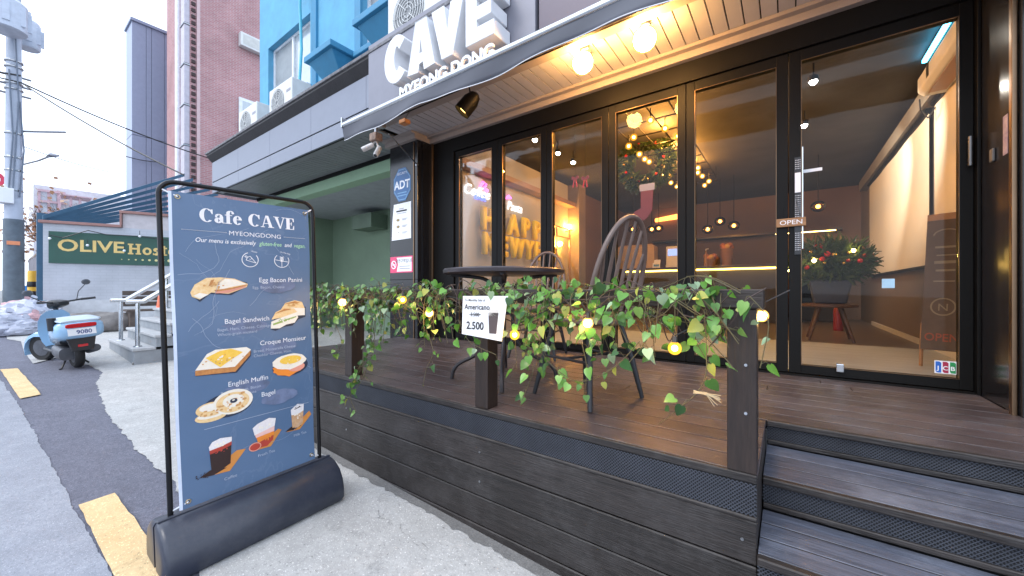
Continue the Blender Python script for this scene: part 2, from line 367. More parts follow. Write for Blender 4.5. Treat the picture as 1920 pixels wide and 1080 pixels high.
# ================================================================== CAFE BUILDING
SOF, YF, YO = 2.56, 3.39, 2.6              # soffit height, shop front plane, canopy edge plane
grey = mat('grey_cladding', (.19, .205, .25), .4, .3, var=.06)
greylight = mat('light_grey_cladding', (.21, .22, .25), .4, .2, var=.05)
darkcap = mat('dark_gutter', (.022, .02, .022), .6, var=.4, bump=.4)
captop = mat('weathered_cap', (.15, .15, .16), .8, var=.5, vs=14, bump=.4)
sofw = mat('soffit_board', (.44, .42, .43), .45, var=.05, rnd=.05)
sofg = mat('soffit_board_grey', (.2, .215, .22), .5, var=.06, rnd=.05)
mould = mat('moulding', (.3, .26, .24), .5, var=.08)
granite = mat('black_granite', (.012, .012, .014), .18, var=.3, vs=60)
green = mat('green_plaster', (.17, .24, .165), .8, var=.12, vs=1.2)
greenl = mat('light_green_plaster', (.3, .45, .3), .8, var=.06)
ceilg = mat('grey_slab', (.32, .345, .36), .8)
cream = mat('cream_wall', (.42, .4, .37), .7, var=.04, vs=1)
brownwall = mat('brown_wall', (.16, .095, .07), .6, var=.12, vs=1.5)
darkceil = mat('dark_ceiling', (.06, .058, .058), .8, var=.4, vs=1.2)
floorin = mat('cafe_floor', (.15, .125, .115), .3, var=.25, vs=3)
threshold = mat('entrance_floor', (.4, .44, .47), .35, var=.25, vs=4, stretch=(.4, 5, 1))
CB = thing('cafe_building', 'dark grey cafe building with metal canopy, black shop front and garage bay', 'building', (-3, 3.4, 0))
def part(name, m, *boxes, bevel=0, parent=None):
    b = MB()
    for q in boxes: b.box(*q)
    return b.build(name, m, parent or CB, bevel=bevel)
part('header', black, (-3.70, .904, 3.36, 3.52, 2.315, SOF))
part('jamb', black, (-3.70, -3.325, 3.36, 3.52, 0, 2.315)); part('jamb', black, (.889, .904, 3.34, 3.52, 0, 2.315), bevel=.003)
part('sill', black, (-3.325, .888, 3.36, 3.52, -.02, .012))
part('return_wall', granite, (.905, 1.25, 2.95, 3.52, -.05, SOF)); part('trim', bronze, (.885, .904, 2.915, 2.949, -.05, SOF), bevel=.004)
part('side_panel', granite, (.907, 3.6, 2.88, 2.947, -.3, SOF)); part('trim', bronze, (-3.702, -3.672, 3.33, 3.358, 0, SOF), bevel=.003)
part('trim', bronze, (-3.79, -3.776, 3.12, 3.129, 0, SOF-.1))
part('column', granite, (-4.27, -3.72, 3.13, 3.8, -.6, SOF), bevel=.006); part('column', granite, (-3.719, -3.703, 3.2, 3.5, -.02, SOF))
part('column_joint', black, (-4.272, -3.718, 3.126, 3.3, .735, .742))
# crown moulding along the front and round the column
for nm, q in (('moulding', [(-3.70, .904, 3.26, 3.358)]), ('moulding', [(-3.80, -3.701, 3.02, 3.357)]), ('moulding', [(-4.3, -3.801, 3.02, 3.128)])):
    b = MB(); x0, x1, y0, y1 = q[0]; b.box(x0, x1, y0+.05, y1, SOF-.085, SOF-.03); b.box(x0, x1, y0, y1-.001, SOF-.029, SOF-.002); b.build(nm, mould, CB)
# soffit boards: run from canopy edge to the wall
def boards(x0, x1, y0, y1, m, wd=.1):
    n = int((x1-x0)/wd); me = None
    for i in range(n):
        if me is None:
            me = MB().box(.0045, wd-.0045, y0, y1, SOF, SOF+.02).mesh('soffit_board')
        o = obj('soffit_board', me, m, CB); o.location.x += x0+i*wd
boards(-3.95, 3.55, 2.76, 3.3, sofw); boards(-9.15, -3.96, 2.76, 3.4, sofg)
part('soffit_backing', black, (-9.15, 3.55, 2.66, 3.36, SOF+.03, SOF+.05))
part('soffit_edge', mould, (-3.955, 3.58, 2.64, 2.758, SOF-.03, SOF+.015)); part('soffit_edge', sofg, (-9.15, -3.96, 2.64, 2.758, SOF-.03, SOF+.015))
# fascia in panels with seams
fx = [-9.2, -7.9, -6.6, -5.3, -4.0, -2.7, -1.4, -.1, 1.2, 2.5, 3.6]
for a, c in zip(fx, fx[1:]):
    part('fascia_panel', grey, (a+.002, c-.002, YO, YO+.03, 2.735, 3.12), bevel=.003)
    part('fascia_panel', grey, (a+.002, c-.002, YO+.004, YO+.03, SOF-.04, 2.722), bevel=.003)
part('fascia_core', black, (-9.17, 3.6, YO+.012, 2.66, SOF-.035, 3.12))
part('fascia_end', grey, (-9.23, -9.2, YO+.002, 3.4, SOF-.04, 3.12))
b = MB(); b.prism([(YO+.03, 3.125), (YO-.07, 3.24), (YO-.07, 3.27), (3.4, 3.27), (3.4, 3.125)], -9.3, 3.6, Matrix(((0,0,1,0),(1,0,0,0),(0,1,0,0),(0,0,0,1)))); b.build('gutter', darkcap, CB)
part('roof_edge', captop, (-9.33, 3.6, YO-.09, 3.4, 3.272, 3.31), bevel=.006)
# garage bay
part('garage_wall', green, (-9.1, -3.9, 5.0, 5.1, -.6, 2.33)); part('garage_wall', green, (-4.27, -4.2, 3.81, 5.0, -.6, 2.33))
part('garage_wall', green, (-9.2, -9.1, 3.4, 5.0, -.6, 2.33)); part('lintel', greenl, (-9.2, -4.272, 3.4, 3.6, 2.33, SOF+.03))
part('lintel_trim', black, (-9.2, -4.272, 3.375, 3.398, 2.5, SOF+.03))
part('garage_ceiling', ceilg, (-9.2, -4.272, 3.6, 5.0, 2.33, 2.4))
part('downpipe', mat('green_pipe', (.25, .38, .26), .6), (-6.6, -5.3, 4.96, 4.985, 1.55, 1.575), (-5.32, -5.3, 4.96, 4.985, 1.2, 1.549))
part('vent_box', mat('green_box', (.12, .17, .12), .6), (-7.6, -6.9, 4.6, 4.98, 1.9, 2.2))
# interior shell
part('floor', floorin, (-3.7, 1.25, 5.6, 10.4, -.08, .0)); part('floor', threshold, (-3.7, 1.25, 3.52, 5.599, -.08, .0))
part('ceiling', darkceil, (-3.7, 1.25, 3.52, 10.4, 2.72, 2.8)); part('back_wall', brownwall, (-3.7, 1.25, 10.3, 10.4, 0, 2.72))
part('left_wall', cream, (-3.7, -3.6, 3.52, 6.9, 0, 2.72)); part('left_wall', brownwall, (-3.7, -3.62, 6.901, 10.3, 0, 2.72))
part('right_wall', mat('taupe_wall', (.2, .16, .135), .6, var=.1, vs=1.5), (1.21, 1.3, 3.52, 10.3, 0, 2.72))
part('bulkhead', mat('bulkhead', (.32, .2, .14), .6), (-3.599, -3.42, 3.55, 6.9, 2.26, 2.34))
part('bulkhead', mat('bulkhead_grey', (.2, .18, .15), .7), (1.1, 1.209, 5.15, 9.6, 2.45, 2.62))
part('skirting', offwhite, (1.19, 1.209, 4.2, 9.0, 0, .06))
part('pilaster', mat('grey_brown', (.25, .2, .17), .6), (-3.6, -3.35, 6.901, 7.2, 0, 2.72))
# ------------------------------------------------------------------ folding glass leaves and entrance door
GX = [(-3.248, -2.736), (-2.582, -2.077), (-1.943, -1.408), (-1.273, -.739), (-.608, -.061)]
LX = [(-3.322, -2.661), (-2.657, -2.012), (-2.008, -1.343), (-1.339, -.676), (-.672, .008)]
LL = ['folding glass door leaf next to the black granite column', 'folding glass door leaf showing most of the gold balloon letters',
      'third folding glass door leaf from the column, ring neon showing through', 'folding glass door leaf with the lit bulb grid behind it', 'folding glass door leaf beside the entrance door, three pendants behind it']
def leaf_door(name, lab, cat, lx, gx_, z0=.016, z1=2.311, zb=.076, zt=2.235, grp=None):
    t = thing(name, lab, cat, ((lx[0]+lx[1])/2, YF, 0), group=grp)
    for x0, x1 in ((lx[0], gx_[0]), (gx_[1], lx[1])): MB().box(x0, x1, YF-.01, YF+.05, z0, z1).build('stile', black, t, bevel=.003)
    for a, c in ((z0, zb), (zt, z1)): MB().box(gx_[0], gx_[1], YF-.0085, YF+.0485, a, c).build('rail', black, t, bevel=.002)
    g = .003
    bd = MB().box(gx_[0], gx_[0]+g, YF-.013, YF-.004, zb, zt).box(gx_[1]-g, gx_[1], YF-.013, YF-.004, zb, zt).box(gx_[0]+g, gx_[1]-g, YF-.0125, YF-.004, zb, zb+g).box(gx_[0]+g, gx_[1]-g, YF-.0125, YF-.004, zt-g, zt)
    bd.build('glazing_bead', bronze, t)
    MB().box(gx_[0]+.001, gx_[1]-.001, YF+.015, YF+.021, zb, zt).build('pane', pane, t); return t
for a, g, lab in zip(LX, GX, LL): leaf_door('folding_door', lab, 'door', a, g, grp='folding leaves of the shop front')
D = leaf_door('entrance_door', 'black framed glass entrance door with card sticker and open sign', 'door', (.012, .886), (.082, .83))
h = MB().tube([(.865, YF-.045, 1.33), (.865, YF-.045, 1.5)], .011, 10).tube([(.865, YF-.01, 1.35), (.865, YF-.045, 1.35)], .006, 8).tube([(.865, YF-.01, 1.48), (.865, YF-.045, 1.48)], .006, 8)
h.build('handle', mat('dark_steel', (.12, .12, .12), .35, 1), D, True)
MB().box(.27, .31, YF-.04, YF-.011, .055, .11).build('floor_bolt', chrome, D, bevel=.004)
MB().box(.088, .094, YF-.0135, YF-.012, .9, 1.62).build('lock_strip_edge', chrome, D)
# perforated keypad strip on the door
k = MB().box(.045, .082, YF-.02, YF-.0105, .86, 1.55).build('lock_strip', softblack, D)
MB().box(.047, .08, YF-.022, YF-.0201, 1.3, 1.44).build('lock_label', printwhite, k)
dots = MB()
for r in range(44):
    z = .89+r*.0148
    if 1.28 < z < 1.46 or 1.02 < z < 1.12: continue
    for c in range(4): dots.box(.049+c*.0085, .0525+c*.0085, YF-.0212, YF-.0201, z, z+.005)
stuff(dots.build('lock_dot', printwhite, k))
OS = thing('open_sign', 'small wooden OPEN sign hanging on a cord at the door edge', 'sign', (.03, YF-.03, 1.1))
pw = mat('sign_wood', (.3, .15, .06), .5, var=.3, vs=8, stretch=(1, 1, 8))
MB().box(-.06, .11, YF-.035, YF-.0225, 1.06, 1.12).build('board', pw, OS, bevel=.003)
text('OPEN', .045, 'lettering', printwhite, OS, frame((.025, YF-.0362, 1.075), (1, 0, 0), (0, 0, 1)), sx=1.15)
MB().tube([(-.03, YF-.026, 1.12), (.02, YF-.026, 1.42), (.08, YF-.026, 1.12)], .0012, 5).build('cord', black, OS)
# card scheme sticker
ST = thing('card_sticker', 'blue, red and green card logo sticker at the bottom corner of the door glass', 'sticker', (.76, YF+.01, .12))
a0, a1 = onY(1752, 676, YF+.014), onY(1793, 702, YF+.014)
x0, x1, z0, z1 = a0.x, a1.x, a1.z-.002, a0.z+.002
MB().box(x0, x1, YF+.012, YF+.0145, z0, z1).build('backing', printwhite, ST)
cw = (x1-x0)/3
for i, (cl, ch) in enumerate((((.02, .12, .5), 'J'), ((.35, .02, .06), 'C'), ((.02, .25, .08), 'B'))):
    MB().prism([(x0+cw*i+.004+dx, z0+.005+dz) for dx, dz in ((.006, 0), (cw-.006, 0), (cw-.006, z1-z0-.017), (cw-.014, z1-z0-.01), (0, z1-z0-.01), (0, .008))], -.0008, 0, frame((0, YF+.0113, 0), (1, 0, 0), (0, 0, 1))).build('colour_block', mat('jcb%d' % i, cl, .4), ST)
    text(ch, .034, 'letter', printwhite, ST, frame((x0+cw*(i+.5), YF+.0098, z0+.022), (1, 0, 0), (0, 0, 1)), bold=.02)
MB().box(.5, .56, YF+.012, YF+.0145, .62, .68).build('sticker', mat('blue_sticker', (.35, .55, .7), .4), tagp := D)
MB().box(.09, .2, YF+.0125, YF+.0145, 1.44, 1.462).build('notice_strip', printwhite, D)
# wall sticker and switch on the return wall
WS = tag(MB().box(.9030, .9046, 3.02, 3.07, 1.3, 1.5).build('notice_sticker', [mat('purple_print', (.12, .1, .25), .5, col2=(.5, .4, .42), vs=20)]), 'narrow purple and pink notice sticker on the wall beside the door', 'sticker')
WW = tag(MB().box(.893, .9045, 3.16, 3.2, 1.3, 1.37).build('doorbell', mat('bell_grey', (.1, .1, .1), .4), bevel=.004), 'small dark doorbell box on the wall beside the entrance door', 'doorbell')
# ================================================================== DECK AND STEPS
DK = thing('wooden_deck', 'dark stained timber terrace deck with plank skirt and steps to the cafe door', 'deck', (-2, 2.4, -.6))
XL, XR, YS = -4.05, -.078, 1.472
meshstrip = mat('antislip_mesh', (.075, .082, .1), .4, .4, var=.2)
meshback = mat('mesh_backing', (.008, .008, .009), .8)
def plank(name, m, x0, x1, y0, y1, z0, z1, bevel=.004, top=True):
    b = MB().box(x0, x1, y0, y1, z0, z1)
    return b.build(name, m, DK, bevel=bevel, seg=1)
for i in range(15):
    y0 = 1.49+i*.13; y1 = y0+.123
    if y0 > 3.34: break
    y1 = min(y1, 3.358)
    xr = XR if i < 5 else (.902 if y0 > 2.94 else 2.6)
    if i: plank('joint_shade', meshback, XL+.002, xr-.002, y0-.0068, y0+.0008, -.02, -.0012, 0)  # dark filler laid in the board gap in place of its shade
    cuts = [XL, XL+1.1+1.3*random.random(), xr] if i < 5 else [XL, XL+1.0+1.5*random.random(), XL+3.2+1.2*random.random(), xr]
    for a, c in zip(cuts, cuts[1:]):
        plank('plank', deckwood, a+.0015, c-.0015, y0+.001, min(y1, 3.358), -.028, .0, .0015)
plank('deck_shade_sheet', meshback, XL+.01, XR-.035, 1.5, 3.35, -.06, -.035, 0); plank('deck_shade_sheet', meshback, XR-.034, .9, 2.2, 3.35, -.06, -.035, 0)  # dark sheet added under the boards so their gaps read as shade
# skirt: mesh strip on top, planks under it, following the sloping ground
plank('edge_trim', darkwood, XL, XR, YS, 1.489, -.03, .0); plank('edge_trim', darkwood, XL, XR, YS-.004, 1.489, -.152, -.138)
def lattice(x0, x1, zt, zb, y, name='mesh_strip'):
    bk = plank('mesh_backing', meshback, x0, x1, y, y+.012, zb, zt, 0)
    b = MB(); p = .0128; h = zt-zb; n = int((x1-x0+h)/p)
    for s in (1, -1):
        for i in range(n):
            xa = x0-h+i*p if s > 0 else x0+i*p; xb = xa+s*h; za, zc = zb, zt
            if xa < x0: za += (x0-xa); xa = x0
            if xb > x1: zc -= (xb-x1); xb = x1
            if xa > x1: za += (xa-x1); xa = x1
            if xb < x0: zc -= (x0-xb); xb = x0
            if zc-za < .01: continue
            wd = .0019; yy = y-.0035-(.0012 if s > 0 else 0)
            b.add([(xa-wd, yy, za), (xa+wd, yy, za), (xb+wd, yy, zc), (xb-wd, yy, zc), (xa-wd, y-.0005, za), (xa+wd, y-.0005, za), (xb+wd, y-.0005, zc), (xb-wd, y-.0005, zc)], [(0,1,2,3), (0,3,7,4), (1,5,6,2)])
    return stuff(b.build(name, meshstrip, bk))
lattice(XL, XR-.002, -.031, -.137, YS+.006)
for i in range(4):
    zt = -.154-i*.148; cuts = [XL, -1.9-.6*(i % 2)+.2*random.random(), XR]
    plank('skirt_plank', darkwood, XL, XR, YS+(0 if i % 2 else .001), 1.489, zt-.143, zt, .004)
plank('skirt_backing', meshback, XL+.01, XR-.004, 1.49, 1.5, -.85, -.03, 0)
for x, z in ((-.12, -.22), (-.12, -.37), (-.12, -.5), (-1.27, -.22), (-1.27, -.37), (-2.5, -.22), (-2.5, -.37)):
    MB().lathe([(.006, 0), (.005, .003)], 10, frame((x, YS-.0005, z), (1, 0, 0), (0, 0, 1))).build('screw', steel, DK)
for i in range(5):      # side of the deck towards the steps, left end
    plank('side_plank', darkwood, XR-.03, XR-.0005, 1.491, 2.139, -.154-i*.148-.143+.11, -.154-i*.148+.11, .003)
    plank('side_plank', darkwood, XL-.02, XL-.001, 1.475, 3.1, -.154-i*.148-.143+.11, -.154-i*.148+.11, .003)
# steps
ry = [2.14, 1.757, 1.43, 1.1, .77]; rh = [0, -.113, -.235, -.357, -.479, -.6]
XS = 2.6
for i, y in enumerate(ry):
    zt, zb = rh[i], rh[i+1]
    plank('nosing', darkwood, XR+.002, XS, y-.012, y+.018, zt-.026, zt+.001, .004)
    lattice(XR+.003, XS-.4, zt-.027, zb+.022, y+.014)
    plank('riser_trim', darkwood, XR+.003, XS, y+.002, y+.022, zb+.001, zb+.021, .003)
    if i+1 < len(ry):
        yn = ry[i+1]+.019; d = (y-yn)/3
        for j in (1, 2): plank('joint_shade', meshback, XR+.004, XS-.01, yn+j*d-.0058, yn+j*d+.0008, zb-.02, zb-.0012, 0)  # same dark filler for the shade between tread boards
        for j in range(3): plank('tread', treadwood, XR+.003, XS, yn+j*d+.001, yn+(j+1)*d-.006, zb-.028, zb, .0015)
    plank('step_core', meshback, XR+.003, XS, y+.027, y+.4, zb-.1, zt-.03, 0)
    plank('tread_shade_sheet', meshback, XR+.004, XS-.01, (ry[i+1] if i < 4 else y)+.03, y+.02, zb-.06, zb-.035, 0)  # dark sheet added below the treads for the shade in their gaps
# ================================================================== RAILING
RL = thing('railing', 'dark brown square timber railing along the deck edge wound with ivy', 'railing', (-2, YS, 0))
for x, y in ((-.122, 1.517), (-1.272, 1.53), (-2.5, 1.53), (-3.75, 1.53), (-3.75, 2.35)):
    MB().box(x-.043, x+.043, y-.045, y+.04, 0.001, .545).build('post', postwood, RL, bevel=.004)
railw = mat('rail_wood', (.019, .012, .009), .45, var=.45, vs=6, bump=.25, bs=20, stretch=(.6, 9, 9))
MB().box(-3.8, -.06, 1.465, 1.58, .546, .612).build('top_rail', railw, RL, bevel=.005)
MB().box(-3.8, -3.7, 1.581, 3.1, .546, .611).build('top_rail', postwood, RL, bevel=.005)
for z in (.16, -.0): MB().lathe([(.006, 0), (.005, .003)], 10, frame((-.11, 1.4715, .2+z), (1, 0, 0), (0, 0, 1))).build('screw', chrome, RL)
# ================================================================== TABLE AND CHAIRS
ironm = mat('table_iron', (.03, .028, .032), .4, .3, var=.25, bump=.1)
tx, ty = -1.56, 2.06
TB = thing('bistro_table', 'round dark metal bistro table with bent tube legs on the deck', 'table', (tx, ty, 0))
MB().lathe([(.395, .712), (.408, .718), (.41, .738), (.402, .746), (.0, .747)], 48, Matrix.Translation((tx, ty, 0))).build('tabletop', mat('table_top', (.055, .045, .05), .3, .2, var=.2), TB, True)
for k in range(4):
    a = math.radians(35+90*k); c, s = math.cos(a), math.sin(a)
    pr = [(.36, .71), (.25, .7), (.14, .685), (.085, .64), (.065, .56), (.06, .45), (.065, .34), (.1, .24), (.2, .16), (.3, .11), (.345, .06), (.355, .004)]
    sm = []
    for i in range(len(pr)-1):
        for q in range(3):
            p0, p1, p2, p3 = pr[max(i-1, 0)], pr[i], pr[i+1], pr[min(i+2, len(pr)-1)]; u = q/3
            sm.append(tuple(.5*((2*p1[j])+(-p0[j]+p2[j])*u+(2*p0[j]-5*p1[j]+4*p2[j]-p3[j])*u*u+(-p0[j]+3*p1[j]-3*p2[j]+p3[j])*u**3) for j in (0, 1)))
    sm.append(pr[-1])
    MB().tube([(tx+c*r, ty+s*r, z) for r, z in sm], .013, 10).build('leg', ironm, TB, True)
MB().tube([(tx+.075*math.cos(i*math.pi/12), ty+.075*math.sin(i*math.pi/12), .45) for i in range(24)], .007, 8, closed=True).build('leg_ring', ironm, TB, True)
chairm = mat('chair_brown', (.13, .09, .075), .38, .1, var=.25, bump=.08)
def chair(label, loc, rz, group):
    t = thing('bow_back_chair', label, 'chair', loc, rz, group, local=True)      # faces +x
    prof = []
    for i in range(28):
        a = 2*math.pi*i/28; r = 1+.06*math.cos(2*a); prof.append((.2*r*math.cos(a)+.0, .205*r*math.sin(a)))
    b = MB(); b.loft([[(x*.93, y*.93, .418) for x, y in prof], [(x, y, .43) for x, y in prof], [(x, y, .446) for x, y in prof], [(x*.95, y*.95, .455) for x, y in prof], [(x*.6, y*.6, .447) for x, y in prof]]); b.build('seat', chairm, t, True)
    for sx, sy in ((1, 1), (1, -1), (-1, 1), (-1, -1)):
        MB().tube([(.13*sx, .13*sy, .425), (.175*sx, .175*sy, .22), (.215*sx, .215*sy, .002)], [.013, .017, .012], 10).build('leg', softblack, t, True)
    for sy in (1, -1): MB().tube([(.172, .172*sy, .23), (-.172, .172*sy, .23)], .008, 8).build('stretcher', softblack, t, True)
    MB().tube([(0, .172, .23), (0, -.172, .23)], .008, 8).build('stretcher', softblack, t, True)
    def bk(z): return -.165-.15*(z-.45)/.55                # lean of the back
    bow = []
    for i in range(25):
        a = math.pi*i/24; y = .2*math.cos(a)*(1+.05*math.sin(a)); z = .45+.06+ .47*math.sin(a)**.8 if 0 < i < 24 else .45
        yy = y*(.86 if i in (0, 24) else 1); bow.append((bk(z), yy, z))
    MB().tube(bow, .0145, 10).build('bow', chairm, t, True)
    for q in range(6):
        y0 = (-.125+.05*q); y1 = y0*1.32; s = min(1, abs(y1)/.208); z1 = .51+.47*(1-s*s)**.4-.004
        MB().tube([(bk(.45), y0, .45), (bk(.7)+.002, (y0+y1)/2, .7), (bk(z1), y1, z1)], [.0085, .0105, .007], 8).build('spindle', chairm, t, True)
    return t
chair('brown bow back spindle chair standing between the round table and the railing end', (-.93, 2.02, 0), math.atan2(.3, -.95), 'bow back chairs on the deck')
chair('brown bow back spindle chair pushed between the round table and the glass doors', (-1.86, 2.98, 0), math.radians(-75), 'bow back chairs on the deck')
# ================================================================== IVY GARLAND, STRING LIGHTS, PRICE CARD
IV = thing('ivy_garland', 'green trailing ivy garland draped over the deck railing', 'garland', (-2, 1.45, .6))
vinem = mat('vine_stem', (.09, .075, .03), .6); twigm = mat('vine_twig', (.05, .03, .025), .6)
lm = [leafmat('ivy_leaf', (.06, .18, .02), (.13, .31, .05)), leafmat('ivy_leaf_light', (.15, .33, .06), (.27, .47, .13)), leafmat('ivy_leaf_dark', (.025, .085, .02), (.06, .16, .045)), leafmat('ivy_leaf_pale', (.22, .36, .2), (.36, .5, .32)), leafmat('ivy_leaf_yellow', (.3, .33, .05), (.42, .44, .1))]
def leafmesh(k, wv):
    out_ = [(0, 0), (.2, -.1), (.42, .02), (.47, .25), (.36, .52), (.18, .78), (0, 1.02), (-.18, .78), (-.36, .52), (-.47, .25), (-.42, .02), (-.2, -.1)]
    vs = []; 
    for x, y in out_: vs.append((x*wv, y, .26*abs(x)*wv-.16*(y-.3)**2))
    mid = [(0, .0, 0), (0, .35, -.0), (0, .7, -.02)]
    n = len(vs); vs += mid
    fs = [(0, 1, n), (1, 2, n), (2, 3, n+1, n), (3, 4, n+1), (4, 5, n+2, n+1), (5, 6, n+2), (6, 7, n+2), (7, 8, n+1, n+2), (8, 9, n+1), (9, 10, n, n+1), (10, 11, n), (11, 0, n)]
    me = MB().add(vs, fs).mesh('leaf', True); me.materials.append(lm[k]); return me
LM = [leafmesh(k, wv) for k in range(5) for wv in (.85, 1.05)]
rng = random.Random(11)
leaves = []; vine = MB(); twig = MB()
def strand(pts, step=.035, size=.045, r=.0016, spread=.05, dens=1., bk=vine, front=.6):
    P = [Vector(p) for p in pts]; L = [0]
    for a, b_ in zip(P, P[1:]): L.append(L[-1]+(b_-a).length)
    n = max(3, int(L[-1]/.018)); Q = []
    for i in range(n+1):
        s = L[-1]*i/n; k = max(j for j in range(len(L)) if L[j] <= s+1e-9); k = min(k, len(P)-2)
        u = (s-L[k])/max(1e-6, L[k+1]-L[k])
        p0, p1, p2, p3 = P[max(k-1, 0)], P[k], P[k+1], P[min(k+2, len(P)-1)]
        Q.append(.5*((2*p1)+(-p0+p2)*u+(2*p0-5*p1+4*p2-p3)*u*u+(-p0+3*p1-3*p2+p3)*u**3))
    bk.tube(Q, r, 5)
    s = 0
    while s < L[-1]:
        q = Q[min(n, int(s/L[-1]*n))]
        if rng.random() < dens:
            d = Vector((rng.uniform(-1, 1), rng.uniform(-1.3, .7), rng.uniform(-.9, .8))).normalized(); e = q+d*spread*rng.uniform(.4, 1.2)
            if .535 < e.z < .615 and e.y < 1.6:
                if rng.random() < .38: s += step; continue
                e.y = min(e.y, 1.455-.01*rng.random())
            vine.tube([q, (q+e)/2+Vector((0, 0, .008)), e], .0009, 4, cap=False)
            leaves.append((e, d, min(.05, size*rng.uniform(.55, 1.25))))
        s += step*rng.uniform(.6, 1.4)
    return Q
X = -3.9
while X < -.15:                              # runs along and round the rail
    for base in (0, 1, 2):
        ph = rng.random()*6; pts = []; x = X
        while x < X+1.15 and x < -.1:
            a = ph+x*9+base*2; pts.append((x, 1.5+.085*math.cos(a)-.02*base, .585+.075*math.sin(a)-.02*base)); x += .06
        if len(pts) > 3: strand([(px_, 1.455 if 1.46 < py_ < 1.59 and .54 < pz_ < .62 else py_, pz_) for px_, py_, pz_ in pts], .034 if X < -1 else .05, .038 if X < -1.2 else .045, .0018, .045, .6 if X < -.9 else .4)
    X += .9
drop = lerp([(-3.9, .3), (-2.6, .26), (-2.2, .24), (-1.7, .26), (-1.3, .2), (-1.0, .3), (-.7, .26), (-.45, .2), (-.1, .16)])
for i in range(150):                         # hanging shoots
    x = -3.85+3.72*((i+rng.random())/150); Ln = drop(x)*rng.uniform(.25, 1.15); y = 1.45-.05*rng.random() if rng.random() < .7 else 1.6
    dx = rng.uniform(-.12, .12)
    sz = .036 if x < -1.5 else (.042 if x < -.6 else .05)
    strand([(x, y+.03, .6), (x+dx*.2, y-.03, .57), (x+dx*.5, y-.035+rng.uniform(-.02, .02), .55-Ln*.4), (x+dx, y-.02, .56-Ln)], .04, sz, .0014, .04, .95 if x < -.55 else .6)
for i in range(24):                          # shoots standing up above the rail
    x = -3.8+3.7*rng.random(); strand([(x, 1.52, .615), (x+.02, 1.5, .63), (x+rng.uniform(-.07, .07), 1.47+rng.uniform(-.05, .05), .62+.045*rng.random())], .03, .042, .0014, .03, .9)
def pp(px, py, Y=1.38): p = onY(px, py, Y); return (p.x, p.y, p.z)
for pts, dn in (([(700, 560), (702, 610), (690, 660), (672, 700), (658, 745), (668, 772)], 1.6), ([(697, 600), (694, 650), (680, 690), (690, 715)], 1.5), ([(705, 580), (700, 640), (676, 685), (662, 720), (655, 750)], 1.5), ([(690, 570), (702, 640), (684, 700), (665, 735)], 1.5), ([(620, 590), (640, 640), (625, 670)], 1), ([(1010, 600), (985, 650), (1000, 690), (985, 735), (975, 760)], 1),
                ([(1000, 640), (1040, 690), (1090, 715), (1150, 690), (1200, 640)], .9), ([(1090, 640), (1100, 690), (1095, 745)], .8), ([(1320, 580), (1325, 660), (1318, 720), (1275, 765), (1235, 795)], .75),
                ([(1260, 570), (1340, 650), (1375, 690)], .5), ([(1300, 545), (1345, 590), (1385, 645)], .5), ([(1405, 555), (1440, 600), (1432, 660), (1425, 690)], .9), ([(1200, 560), (1220, 620), (1180, 680)], .7), ([(800, 620), (812, 660), (800, 690), (795, 715)], .8), ([(860, 600), (880, 640), (930, 665)], .9)):
    strand([pp(a, c) for a, c in pts], .04, .045 if pts[0][0] > 900 else .036, .0016, .04, dn)
for pts in ([(1010, 560), (1045, 545), (1075, 580), (1105, 590)], [(1105, 590), (1140, 560), (1190, 547), (1235, 545)], [(1240, 555), (1280, 590), (1330, 605), (1360, 640)], [(900, 575), (935, 592), (975, 610), (1010, 600)], [(1225, 600), (1240, 580), (1290, 560), (1300, 545)], [(660, 575), (700, 550), (760, 560), (800, 580)], [(1330, 650), (1375, 600), (1402, 560), (1437, 540)]):
    twig.tube([pp(a, c, 1.42) for a, c in pts], .0028, 6)
def incard(p):
    t_ = p.x*F_[0]+p.y*F_[1]; a_ = CX_+f_*(p.x*R_[0]+p.y*R_[1])/t_; c_ = CY_-f_*(p.z-HC)/t_; return 858 < a_ < 932 and 553 < c_ < 622
leaves = [L for L in leaves if not incard(L[0])]
for k in range(26):                          # bare tangled runners
    x = -3.8+3.55*rng.random(); y = 1.44; n_ = rng.randint(4, 7); z = .6; P = []
    for q in range(n_): P.append((x, y+rng.uniform(-.04, .0), z)); x += rng.uniform(.03, .1); z = .6+rng.uniform(-.2, .05)
    if P[-1][0] < -.06: strand(P, 9, .03, .0021, .02, 0, twig)
leaves.sort(key=lambda L: -L[2]/max(.6, (L[0].x*F_[0]+L[0].y*F_[1])))
rest = {k: MB() for k in range(5)}
for i, (p, d, s) in enumerate(leaves):
    kk = rng.choices(range(5), (46, 22, 18, 7, 7))[0]
    z = Vector((rng.gauss(0, .65), -1+rng.gauss(0, .6), .4+rng.gauss(0, .6))).normalized(); y = (d*.6+Vector((0, 0, -.75))); y = (y-z*y.dot(z)).normalized(); x = y.cross(z)
    M = Matrix(((x.x, y.x, z.x, p.x), (x.y, y.y, z.y, p.y), (x.z, y.z, z.z, p.z), (0, 0, 0, 1))) @ Matrix.Scale(s, 4)
    me = LM[kk*2+(i % 2)]
    if i < 300:
        o = bpy.data.objects.new('leaf', me); COL.objects.link(o); o.parent = IV; o.matrix_local = Matrix.Translation(-IV.location) @ M
    else: rest[kk].add([v.co for v in me.vertices], [tuple(q.vertices) for q in me.polygons], M)
stuff(vine.build('vine', vinem, IV)); stuff(twig.build('twig', twigm, IV, True))
b = MB()
for k in range(5): b.cm = k; b.add(rest[k].v, rest[k].f)
stuff(b.build('foliage', lm, IV, True))
rf = MB()                                    # bit of raffia tied at the hanging end
for i in range(9): rf.tube([pp(1302+rng.uniform(-3, 3), 735+rng.uniform(-3, 3)), pp(1325, 738+rng.uniform(-2, 4), 1.37), pp(1345+rng.uniform(-6, 8), 745+rng.uniform(-4, 20))], .0012, 4)
